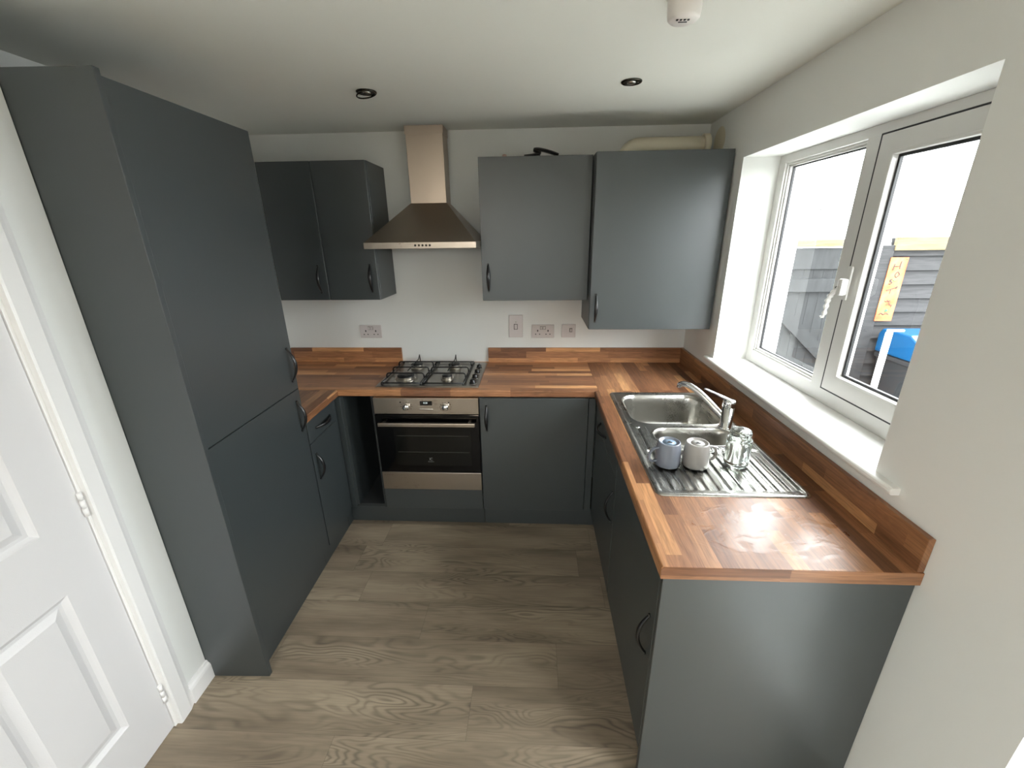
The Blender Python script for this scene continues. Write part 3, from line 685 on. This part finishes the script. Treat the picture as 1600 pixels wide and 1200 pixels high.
for (gx0, gx1) in ((-1.862, -1.636), (-1.622, -1.388)):
    g = B(); xc = (gx0+gx1)/2; y0, y1 = -.497, -.062; z = zb+.010; zt = zb+.040; r = .0042
    tube(g, [(gx0, y0, z), (gx1, y0, z)], r, 8); tube(g, [(gx0, y1, z), (gx1, y1, z)], r, 8)
    tube(g, [(gx0, y0-.003, z), (gx0, y1+.003, z)], r, 8); tube(g, [(gx1, y0-.003, z), (gx1, y1+.003, z)], r, 8)
    for yy in (-.405, -.285, -.165):
        tube(g, [(gx0, yy, z), (gx0+.002, yy, zt-.010), (gx0+.006, yy, zt-.003), (gx0+.014, yy, zt), (gx1-.014, yy, zt), (gx1-.006, yy, zt-.003), (gx1-.002, yy, zt-.010), (gx1, yy, z)], r, 8)
    tube(g, [(xc, -.345, zt-.004), (xc, -.235, zt-.001)], r*.8, 8)
    tube(g, [(xc, -.30, zt-.004), (xc, -.105, zt-.002), (xc, -.07, zt+.020), (xc, y1, z)], r*.7, 8)
    for (px, py) in ((gx0, y0), (gx1, y0), (gx0, y1), (gx1, y1)): tube(g, [(px, py, zb-.001), (px, py, z)], .0055, 8)
    part('pan_support', g, 'iron', hob)
for y in (-.175, -.275, -.372, -.468):
    k = part('control_knob', lathe(B(), [(.020, 0), (.019, .004), (.0155, .006), (.0145, .020), (.012, .023), (0, .0235)], (-1.338, y, zb), 24), 'knob', hob)
    part('knob_grip', bx(-1.3405, -1.3355, y-.014, y+.014, zb+.020, zb+.030, bev=.001), 'knob', k)
    part('knob_ring', lathe(B(), [(.0225, 0), (.0225, .0015), (.020, .002)], (-1.338, y, zb), 24), 'alu', k)

# ------------------------------------------------------------------ oven
ov = thing('oven', 'built-in steel and black glass single oven below the hob', 'oven', (-1.59, -.3, .265))
OX0, OX1, OF = -1.888, -1.2925, -.590
part('oven_body', bx(-1.87, -1.312, -.565, -.03, .262, .850), 'lamp_in', ov)
part('control_panel', box(bx(OX0, OX1, OF, -.566, .768, .857, bev=.0015), OX0, OX1, OF+.002, -.566, .761, .768), 'steel', ov)
def ring_ticks(cx, cz, a0, a1, n):
    bm = B()
    for i in range(n):
        a = math.radians(a0+(a1-a0)*i/(n-1)); lathe(bm, [(.0022, 0), (.0022, .0006)], (cx+math.cos(a)*.031, OF, cz+math.sin(a)*.027), 8, '-y')
    return bm
for cx in (-1.700, -1.478):
    k = part('oven_knob', lathe(B(), [(.019, 0), (.0185, .018), (.0165, .022), (0, .0225)], (cx, OF, .806), 28, '-y'), 'chrome', ov, label='round chrome oven knob')
    part('knob_skirt', lathe(B(), [(.022, 0), (.022, .002), (.019, .0025)], (cx, OF, .806), 28, '-y'), 'steel', k)
    part('knob_marks', ring_ticks(cx, .806, -30, 210, 9), 'lamp_rim', ov)
for cx in (-1.733, -1.459): part('indicator_light', lathe(B(), [(.004, 0), (.004, .001)], (cx, OF, .832), 12, '-y'), 'display', ov)
ds = part('display', bx(-1.622, -1.553, OF-.0012, OF, .814, .840), 'display', ov)
t = text_bm('0:20', .014); part('digits', (lambda b: (merge(b, t, Matrix.Translation((-1.590, OF-.0018, .829)) @ Matrix.Rotation(PI/2, 4, 'X')), b)[1])(B()), 'digits', ds)
part('button_bar', bx(-1.627, -1.548, OF-.006, OF, .789, .796, bev=.002), 'chrome', ov)
dr = part('oven_door', bx(OX0, OX1, OF-.004, -.567, .388, .757, bev=.002), 'ovenglass', ov, label='black glass oven door')
part('inner_window', bx(-1.79, -1.345, OF-.0045, OF-.004, .432, .690), 'ovenwin', dr)
for z in (.625, .520): part('rack_line', bx(-1.775, -1.355, OF-.0050, OF-.0045, z, z+.003), 'rack', dr)
# handle: squared bar on two posts
hb = B(); box(hb, -1.862, -1.312, OF-.045, OF-.030, .700, .722, .003)
for x in (-1.835, -1.345): box(hb, x-.009, x+.009, OF-.032, OF-.003, .704, .718, .002)
part('oven_handle', hb, 'steel', dr, label='long brushed steel bar handle')
part('lower_trim', bx(OX0, OX1, OF-.004, -.567, .268, .384, bev=.0015), 'steel', ov)
lg = B()       # small emblem of two curved strokes in a square
for s, pts in ((1, [(-.009, .008), (-.004, .002), (-.009, -.008)]), (1, [(-.004, .002), (.003, .007), (.009, .006)]), (1, [(-.004, .001), (.002, -.007), (.009, -.008)])):
    sweep(lg, smooth_path([(-1.586+x, OF-.0048, .476+z) for x, z in pts], 5), circ(.0016, 6, .0006), side=(1, 0, 0))
part('emblem', lg, 'print_grey', dr)
t = text_bm('Electrolux', .0085); b_ = B(); merge(b_, t, Matrix.Translation((-1.586, OF-.0049, .459)) @ Matrix.Rotation(PI/2, 4, 'X')); part('lettering', b_, 'print_grey', dr)

# ------------------------------------------------------------------ sockets and switches
def plate(bm, x0, x1, z0, z1): return box(bm, x0, x1, -.0095, -.0005, z0, z1, .003)
def double_socket(x0, label):
    s = thing('double_socket', label, 'socket', (x0+.0735, 0, 1.105), group='double sockets on the back wall'); x1 = x0+.148; z0, z1 = 1.064, 1.152
    part('plate', plate(B(), x0, x1, z0, z1), 'socket', s)
    for sx, m_ in ((x0+.040, 1), (x0+.108, -1)):
        h = B(); box(h, sx-.0035, sx+.0035, -.0102, -.0094, z0+.042, z0+.054); box(h, sx-.0165, sx-.0095, -.0102, -.0094, z0+.022, z0+.028); box(h, sx+.0095, sx+.0165, -.0102, -.0094, z0+.022, z0+.028)
        part('socket_holes', h, 'slot', s)
    for sx in (x0+.064, x0+.084):
        k = part('rocker_switch', bx(sx-.0065, sx+.0065, -.0135, -.0094, z1-.030, z1-.012, bev=.001), 'socket', s)
        part('switch_gap', bx(sx-.0078, sx+.0078, -.0099, -.0094, z1-.0315, z1-.0105), 'lamp_rim', k)
    return s
double_socket(-2.158, 'white double socket on the back wall left of the hob')
double_socket(-1.002, 'white double socket on the back wall between two switch plates')
s = thing('cooker_switch', 'tall white single switch plate right of the hob', 'switch', (-1.105, 0, 1.14))
part('plate', plate(B(), -1.152, -1.060, 1.067, 1.217), 'socket', s)
k = part('rocker_switch', bx(-1.116, -1.098, -.0145, -.0094, 1.124, 1.154, bev=.002), 'socket', s); part('switch_gap', bx(-1.119, -1.095, -.0099, -.0094, 1.121, 1.157), 'lamp_rim', k)
part('indicator_light', lathe(B(), [(.004, 0), (.0035, .002)], (-1.106, -.0094, 1.170), 12, '-y'), 'lamp_refl', s)
s = thing('fused_switch', 'small square white fused switch plate, nearest the boiler cupboard', 'switch', (-.757, 0, 1.11))
part('plate', plate(B(), -.804, -.713, 1.066, 1.154), 'socket', s)
k = part('rocker_switch', bx(-.750, -.738, -.0145, -.0094, 1.106, 1.126, bev=.002), 'socket', s); part('switch_gap', bx(-.7525, -.7355, -.0099, -.0094, 1.1035, 1.1285), 'lamp_rim', k)
part('fuse_cover', bx(-.787, -.770, -.0108, -.0094, 1.100, 1.124, bev=.001), 'socket', s)

# ------------------------------------------------------------------ sink: pressed sheet as a fine height field
SX0, SX1, SY0, SY1 = -.578, -.078, -1.551, -.594
def sd_rr(x, y, cx, cy, hx, hy, r):
    qx, qy = abs(x-cx)-hx+r, abs(y-cy)-hy+r
    return math.hypot(max(qx, 0), max(qy, 0))+min(max(qx, qy), 0)-r
def sstep(a, b, x):
    k = min(1, max(0, (x-a)/(b-a))); return k*k*(3-2*k)
def sink_h(x, y):
    e = sd_rr(x, y, (SX0+SX1)/2, (SY0+SY1)/2, (SX1-SX0)/2, (SY1-SY0)/2, .028)
    z = .0015+.0045*sstep(0, -.006, e)-.0035*sstep(-.014, -.024, e)
    b1 = sd_rr(x, y, -.322, -.815, .208, .180, .085)
    z += .0022*sstep(.014, .004, b1)*(1 if b1 > 0 else 0)
    z -= .008*sstep(.002, -.008, b1)+.142*sstep(-.006, -.030, b1)+.012*sstep(-.03, -.15, b1)
    b2 = sd_rr(x, y, -.300, -1.118, .172, .078, .074)
    z += .0022*sstep(.014, .004, b2)*(1 if b2 > 0 else 0)
    z -= .006*sstep(.002, -.006, b2)+.095*sstep(-.004, -.022, b2)+.008*sstep(-.02, -.07, b2)
    # drainer: shallow tray with ribs along its length
    d = sd_rr(x, y, -.318, -1.374, .222, .150, .03)
    z -= .0035*sstep(.0, -.010, d)
    if d < -.006:
        ph = (x+.540)/.0385; fr = ph-math.floor(ph)
        y_end = -1.508; y_st = -1.235
        rib = sstep(.30, .40, fr)*sstep(.78, .68, fr)*sstep(y_end-.004, y_end+.006, y)*sstep(y_st+.004, y_st-.006, y)*sstep(-.006, -.016, d)
        z -= .0042*rib
    # step line beside the bowls
    xl = -.522 if y < -1.05 else -.522-.022*sstep(-1.05, -1.0, y)
    if y < -.99 and y > -1.245: z -= .0025*sstep(xl+.006, xl-.002, x)*sstep(SX0+.016, SX0+.024, x)
    # overflow dimple
    z -= .003*sstep(.014, .006, math.hypot(x+.525, y+1.025))
    return z
def sink_mesh():
    nx, ny = 168, 318; t = bmesh.new(); g = []
    cx, cy, hx, hy, r = (SX0+SX1)/2, (SY0+SY1)/2, (SX1-SX0)/2, (SY1-SY0)/2, .028
    for i in range(nx+1):
        row = []
        for j in range(ny+1):
            x = SX0+(SX1-SX0)*i/nx; y = SY0+(SY1-SY0)*j/ny
            qx, qy = abs(x-cx)-hx+r, abs(y-cy)-hy+r
            if qx > 0 and qy > 0:
                # pull the corner cells onto the rounded outline
                L = math.hypot(qx, qy); k = max(qx, qy)/L
                x = cx+math.copysign(hx-r+qx*k, x-cx); y = cy+math.copysign(hy-r+qy*k, y-cy)
            row.append(t.verts.new((x, y, ZT+sink_h(x, y))))
        g.append(row)
    for i in range(nx):
        for j in range(ny):
            f = t.faces.new((g[i][j], g[i+1][j], g[i+1][j+1], g[i][j+1])); f.smooth = True
    # short turned-down skirt so the sheet has an edge
    loop = [g[i][0] for i in range(nx+1)]+[g[nx][j] for j in range(1, ny+1)]+[g[i][ny] for i in range(nx-1, -1, -1)]+[g[0][j] for j in range(ny-1, 0, -1)]
    low = [t.verts.new((v.co.x, v.co.y, ZT)) for v in loop]; n = len(loop)
    for i in range(n): t.faces.new((loop[i], loop[(i+1) % n], low[(i+1) % n], low[i]))
    bm = B(); merge(bm, t); return bm
sk = thing('kitchen_sink', 'stainless steel inset sink with one and a half bowls and a ribbed drainer', 'sink', (-.33, -1.07, ZT))
part('sink_sheet', sink_mesh(), 'sinksteel', sk)
for (x, y, z) in ((-.322, -.83, ZT-.158), (-.300, -1.118, ZT-.104)):
    w = part('waste', lathe(B(), [(.042, 0), (.040, .003), (.030, .002), (.022, -.003), (0, -.004)], (x, y, z), 28), 'chrome', sk)
ofl = lathe(B(), [(.012, 0), (.012, .002), (.007, .003), (0, .003)], (-.524, -1.026, ZT+.0005), 16)
part('overflow_cap', ofl, 'chrome', sk)
# small chromed strainer tray lodged at the edge of the half bowl
st = B()
for k in range(5): tube(st, [(-.335+k*.026, -1.262, ZT+.008), (-.335+k*.026, -1.222, ZT+.010)], .0028, 8)
tube(st, [(-.345, -1.262, ZT+.008), (-.22, -1.262, ZT+.008)], .0035, 8); tube(st, [(-.345, -1.222, ZT+.010), (-.22, -1.222, ZT+.010)], .0035, 8)
solo('sink_strainer', st, 'chrome', 'small chrome strainer rack between the pale grey mug and the glass jar', 'strainer', (-.28, -1.24, ZT+.006))

# mixer tap
TX, TY = -.144, -1.03
tp = thing('mixer_tap', 'chrome single lever mixer tap with a long angled spout behind the sink', 'tap', (TX, TY, ZT+.003))
part('tap_body', lathe(B(), [(.030, 0), (.030, .004), (.028, .008), (.0245, .011), (.0245, .100)], (TX, TY, ZT+.003), 32), 'chrome', tp)
sp_ = smooth_path([(TX-.008, TY+.010, ZT+.045), (TX-.045, TY+.046, ZT+.085), (TX-.085, TY+.085, ZT+.125), (TX-.120, TY+.120, ZT+.150), (TX-.145, TY+.146, ZT+.155), (TX-.160, TY+.160, ZT+.147), (TX-.163, TY+.163, ZT+.135)], 6)
part('spout', sweep(B(), sp_, circ(.0135, 18, .0125), scales=[1.1-.2*i/len(sp_) for i in range(len(sp_))]), 'chrome', tp)
lvb = lathe(B(), [(.0255, .101), (.0265, .104), (.0265, .125), (.023, .132), (0, .134)], (TX, TY, ZT+.003), 32)
sweep(lvb, smooth_path([(TX+.006, TY-.006, ZT+.131), (TX-.03, TY+.018, ZT+.146), (TX-.092, TY+.052, ZT+.168)], 6), circ(.0045, 12, .0105), side=(0, 0, 1), scales=[1.4-.7*i/12 for i in range(13)])
part('lever', lvb, 'chrome', tp)

# mugs standing upside down
def mug(x, y, ang, mat, base, label, r=.0455, h=.092, squat=1.0, zb=ZT+.0035):
    m_ = thing('mug', label, 'mug', (x, y, zb), group='mugs upside down on the drainer')
    pr = [(r-.004, .004), (r-.003, .0), (r, .0015), (r*1.01, .02), (r*.995, .05), (r*.93, .075), (r*.87, h-.004), (r*.84, h), (r*.76, h), (r*.74, h-.004), (0, h-.0045)]
    body = lathe(B(), pr, (x, y, zb), 40, cap=False)
    t = B(); lathe(t, [(r-.004, .004), (r-.005, .03), (r*.85, .078), (r*.6, .084), (0, .085)], (x, y, zb), 40, cap=False); merge(body, t)
    part('mug_body', body, mat, m_)
    d = Vector((math.cos(ang), math.sin(ang), 0)); c = Vector((x, y, zb))
    hp = smooth_path([c+d*(r*.97)+Vector((0, 0, .020)), c+d*(r+.018)+Vector((0, 0, .019)), c+d*(r+.030)+Vector((0, 0, .034)), c+d*(r+.028)+Vector((0, 0, .056)), c+d*(r+.014)+Vector((0, 0, .070)), c+d*(r*.90)+Vector((0, 0, .072))], 6)
    part('mug_handle', sweep(B(), hp, circ(.0042, 12, .0065), side=d+Vector((0, 0, .01))), mat, m_)
    b = part('mug_base', lathe(B(), [(r*.74, h-.0042), (0, h-.0040)], (x, y, zb), 32), base, m_)
    tt = B(); box(tt, x-.008, x+.010, y-.006, y+.002, zb+h-.0038, zb+h-.0034); box(tt, x-.002, x+.006, y-.002, y+.008, zb+h-.0038, zb+h-.0033)
    part('stamp', tt, 'ink', m_)
    return m_
mug(-.487, -1.345, math.radians(195), 'mug_blue', 'mug_base_b', 'blue-grey mug upside down on the drainer, handle towards the room')
mug(-.387, -1.350, math.radians(8), 'mug_grey', 'mug_base', 'pale grey mug upside down on the drainer, next to the glass jar')
# glass jar upside down
gj = thing('glass_jar', 'clear glass jar upside down on the drainer below the tap', 'jar', (-.236, -1.342, ZT+.0035))
jr = [(.036, .0), (.040, .002), (.042, .010), (.0425, .092), (.041, .102), (.036, .108), (.0355, .112), (.0365, .132), (.034, .139), (.026, .141), (0, .1395)]
jb = lathe(B(), jr, (-.236, -1.342, ZT+.0035), 40, cap=False)
t = B(); lathe(t, [(.036, 0), (.0385, .006), (.0395, .090), (.037, .100), (.0325, .106), (.0325, .128), (.024, .133), (0, .133)], (-.236, -1.342, ZT+.0035), 40, cap=False); merge(jb, t)
part('jar_body', jb, 'jar', gj)
rim = B()
for z, r in ((.104, .0400),): tube(rim, [(-.236+math.cos(a*PI/16)*r, -1.342+math.sin(a*PI/16)*r, ZT+.0035+z) for a in range(32)], .0016, 6, closed=True)
part('jar_shoulder_ring', rim, 'jar', gj)

# ------------------------------------------------------------------ ceiling fittings
def downlight(x, y, label, tilt):
    d = thing('downlight', label, 'ceiling light', (x, y, H), group='recessed downlights')
    part('trim_ring', lathe(B(), [(.030, .0), (.041, .0), (.042, .002), (.040, .005), (.034, .006), (.030, .004), (.030, 0)], (x, y, H), 36, '-z', cap=False), 'lamp_rim', d)
    part('lamp_cup', lathe(B(), [(.034, .0045), (.030, .0025), (.024, .0015), (0, .001)], (x, y, H), 32, '-z'), 'lamp_in', d)
    part('lamp_bulb', lathe(B(), [(.018, .002), (.018, .0055), (.012, .008), (0, .009)], (x, y, H), 24, '-z'), 'lamp_refl', d)
    if tilt: part('loose_rim', sweep(B(), [(x+math.cos(a*PI/18)*.040, y+math.sin(a*PI/18)*.040, H-.010+.009*math.cos(a*PI/18)) for a in range(36)], circ(.003, 8), closed=True), 'lamp_rim', d)
    return d
downlight(-1.690, -.706, 'recessed chrome downlight above the hob side, its rim hanging loose', True)
downlight(-.597, -.736, 'recessed dark chrome downlight nearer the window', False)
al = thing('heat_alarm', 'round white heat alarm on the ceiling between camera and right downlight', 'alarm', (-.60, -1.36, H))
part('alarm_base', lathe(B(), [(.052, 0), (.052, .008), (.046, .014)], (-.600, -1.400, H), 36, '-z'), 'alarm', al)
part('alarm_body', lathe(B(), [(.043, .012), (.042, .040), (.040, .055), (.034, .0605), (0, .061)], (-.600, -1.392, H), 36, '-z'), 'alarm', al)
sl_ = B()
for k in range(4): box(sl_, -.621+k*.0095, -.616+k*.0095, -1.404, -1.398, H-.0625, H-.060, 0)
box(sl_, -.612, -.590, -1.390, -1.387, H-.0622, H-.060, .0)
part('alarm_slots', sl_, 'slot', al)

# a lit warm ceiling bulb in the room behind the camera
pl_ = thing('pendant_lamp', 'small pendant lamp hanging in the room behind the camera', 'lamp', (-1.75, -3.55, H))
part('ceiling_rose', lathe(B(), [(.04, 0), (.04, .012), (.01, .02)], (-1.75, -3.55, H), 24, '-z'), 'socket', pl_)
part('cord', tube(B(), [(-1.75, -3.55, H-.015), (-1.75, -3.55, H-.24)], .003, 8), 'socket', pl_)
part('bulb_holder', lathe(B(), [(.018, 0), (.020, .05)], (-1.75, -3.55, H-.22), 16, '-z'), 'socket', pl_)
warm_lamp((-1.75, -3.55, H-.33), 3.0, .04)

# ------------------------------------------------------------------ outside
solo('ground_outside', bx(.3, 8, -8, 6, -.15, -.1), 'paving', 'pale paving outside the window', 'ground', (2, 0, -.1), kind='structure')
solo('ground_outside', bx(-5, .3, -9, -4.9, -.15, -.1), 'paving', 'pale paving outside behind the room', 'ground', (-2, -6, -.1), kind='structure')
solo('rendered_wall', bx(.301, 1.00, .70, .95, -.1, 3.2), 'render', 'tall white rendered wall seen through the left pane', 'wall', (.65, .8, -.1))
gt = thing('garden_gate', 'black boarded garden gate with a diagonal brace outside the left pane', 'gate', (1.35, .9, -.1))
gb = B(); n = 9
for k in range(n): box(gb, 1.06+k*.078, 1.06+k*.078+.0765, .905, .925, -.04, 1.56, 0)
part('boards', gb, 'gate', gt)
part('top_rail', bx(1.06, 1.76, .870, .905, 1.240, 1.345, bev=.003), 'gate', gt)
part('upper_board', bx(1.06, 1.76, .885, .905, 1.42, 1.585, bev=.003), 'gate', gt)
part('bottom_rail', bx(1.06, 1.76, .870, .905, .20, .32, bev=.003), 'gate', gt)
dg = B(); t = bmesh.new(); vs = [(1.06, 1.165), (1.06, 1.03), (1.75, .40), (1.75, .54)]; prism(dg, vs, 'y', .872, .904); t.free()
part('diagonal_brace', dg, 'gate', gt)
solo('timber_beam', bx(1.0, 1.72, .86, .94, 1.595, 1.648, bev=.004), 'capwood', 'weathered pale timber beam along the top of the gate', 'beam', (1.35, .9, 1.59))
fc = thing('garden_fence', 'black overlapping board fence outside the right pane', 'fence', (2.6, .95, -.1))
fb = B(); k = 0; z = -.05
while z < 1.60:
    t = bmesh.new(); zt = z+.135
    prism(fb, [(.90, z), (.912, z), (.935, zt), (.930, zt)], 'x', 1.86, 4.2); z += .112; t.free()
part('fence_boards', fb, 'fence', fc)
part('fence_post', bx(1.765, 1.865, .88, .98, -.1, 1.60, bev=.004), 'fence', fc)
part('fence_rail', bx(1.86, 4.2, .87, .90, 1.56, 1.66, bev=.004), 'capwood', fc)
# neighbouring garage fascia beyond the fence
gs = thing('neighbour_roof', 'white gable and fascia of a neighbouring house beyond the gate', 'roof', (2.6, 4, 0))
part('gable', prism(B(), [(1.2, 0), (4.2, 0), (4.2, 1.55), (3.1, 1.95), (2.0, 1.55)], 'y', 4.0, 4.2), 'render', gs)
for p0, p1 in (((1.9, 1.60), (3.1, 2.03)), ((3.1, 2.03), (4.3, 1.60))):
    part('barge_board', sweep(B(), [(p0[0], 3.98, p0[1]), (p1[0], 3.98, p1[1])], [(.03, .02), (.03, -.02), (-.03, -.02), (-.03, .02)], side=(0, 0, 1)), 'paving', gs)
# painted sign on the fence
sg = thing('painted_sign', 'tall narrow orange and cream painted sign fixed on the black fence', 'sign', (1.93, .88, 1.0))
SGY = .872
part('sign_board', prism(prism(B(), [(1.850, 1.000), (1.985, 1.000), (1.985, 1.508), (1.850, 1.508)], 'y', SGY, SGY+.006), [(1.98, 1.2), (1.985, 1.2), (1.985, 1.3), (1.98, 1.3)], 'y', SGY+.001, SGY+.005), 'orange', sg)
def stroke(bm, pts, r=.0042): sweep(bm, smooth_path([(1.918+x, SGY-.001, 1.254+z) for x, z in pts], 4), circ(r, 6, .001), side=(1, 0, 0))
def glyph(strokes, mat='signink', name='letter'):
    g = B()
    for pts, r in strokes: stroke(g, pts, r)
    part(name, g, mat, sg)
glyph([([(-.028, .205), (-.030, .18), (-.033, .155)], .004), ([(.020, .225), (.016, .195), (.018, .165)], .004), ([(-.031, .187), (-.005, .184), (.017, .190)], .003)])
glyph([([(.030, .12), (.012, .142), (-.004, .12), (.008, .098), (.030, .12)], .004)])
glyph([([(-.035, .075), (-.020, .085), (-.030, .065), (-.012, .062), (-.024, .045), (-.034, .05)], .004)])
glyph([([(-.040, -.005), (-.010, .003), (.016, .014), (.030, .020), (.040, .028), (.034, .012), (.026, .018)], .0035), ([(-.005, .003), (-.008, -.03)], .003)])
glyph([([(-.030, -.085), (-.018, -.098), (-.006, -.084), (.004, -.098), (.014, -.084)], .003)])
glyph([([(.010, -.105), (.020, -.125), (.034, -.120), (.030, -.140)], .003)])
glyph([([(-.045, -.200), (-.030, -.190), (-.012, -.202), (.006, -.192), (.030, -.200)], .004)], name='painted_line')
glyph([([(-.008, -.165), (.0, -.178), (.010, -.165), (-.004, -.160)], .006)], 'green_p', 'flourish')
glyph([([(-.01, .085), (.0, .07), (.012, .08)], .004)], 'green_p', 'flourish')
part('sign_nail', lathe(B(), [(.004, 0), (.004, .003)], (1.973, SGY, 1.493), 8, '-y'), 'slot', sg)
# bin with blue lid, white upright frame in front
wb_ = thing('wheelie_bin', 'black bin with a bright blue lid standing by the fence', 'bin', (2.17, .66, -.1))
bb = B(); t = bmesh.new()
lo = [t.verts.new(p) for p in ((2.00, .48, -.05), (2.36, .48, -.05), (2.36, .84, -.05), (2.00, .84, -.05))]
hi = [t.verts.new(p) for p in ((1.93, .42, .74), (2.42, .42, .74), (2.42, .86, .74), (1.93, .86, .74))]
for i in range(4): t.faces.new((lo[i], lo[(i+1) % 4], hi[(i+1) % 4], hi[i]))
t.faces.new(lo); t.faces.new(hi); merge(bb, t); box(bb, 1.915, 2.435, .405, .87, .70, .745, .01)
part('bin_body', bb, 'bin', wb_, bevel=.01)
part('bin_lid', prism(B(), [(.40, .748), (.40, .775), (.48, .90), (.56, .945), (.84, .945), (.87, .90), (.87, .748)], 'x', 1.91, 2.44), 'bin_lid', wb_, label='bright blue lid', bevel=.02)
part('lid_recess', prism(B(), [(.432, .80), (.452, .855), (.447, .858), (.425, .803)], 'x', 1.95, 2.25), 'bin_dark', wb_)
wf = thing('white_post', 'slim white upright with a short bar at its top, outside beside the blue bin', 'post', (1.70, .5, -.1))
part('upright', box(box(bx(1.648, 1.662, .45, .475, -.1, 1.0, bev=.002), 1.665, 1.685, .455, .48, -.1, .995, .002), 1.650, 1.684, .4755, .482, -.1, .99), 'upvc', wf)
part('top_bar', bx(1.648, 1.76, .45, .475, 1.0, 1.014, bev=.004), 'upvc', wf)
solo('white_slab', bx(1.62, 2.1, .10, .40, -.1, .36, bev=.01), 'render', 'low white block outside below the blue bin', 'block', (1.86, .25, -.1))
solo('unseen_fence', bx(2.5, 2.56, -7.5, -1.7, -.1, 1.75), 'fence', 'unseen dark fence added to block light opposite the patio doors', 'fence', (2.5, -4, -.1), kind='structure')  # out of view, added to cut the low daylight entering by the patio doors
solo('unseen_fence', bx(-5, .3, -8.6, -8.5, -.1, 1.7), 'fence', 'dark fence outside behind the room', 'fence', (-2, -8.5, -.1), kind='structure')
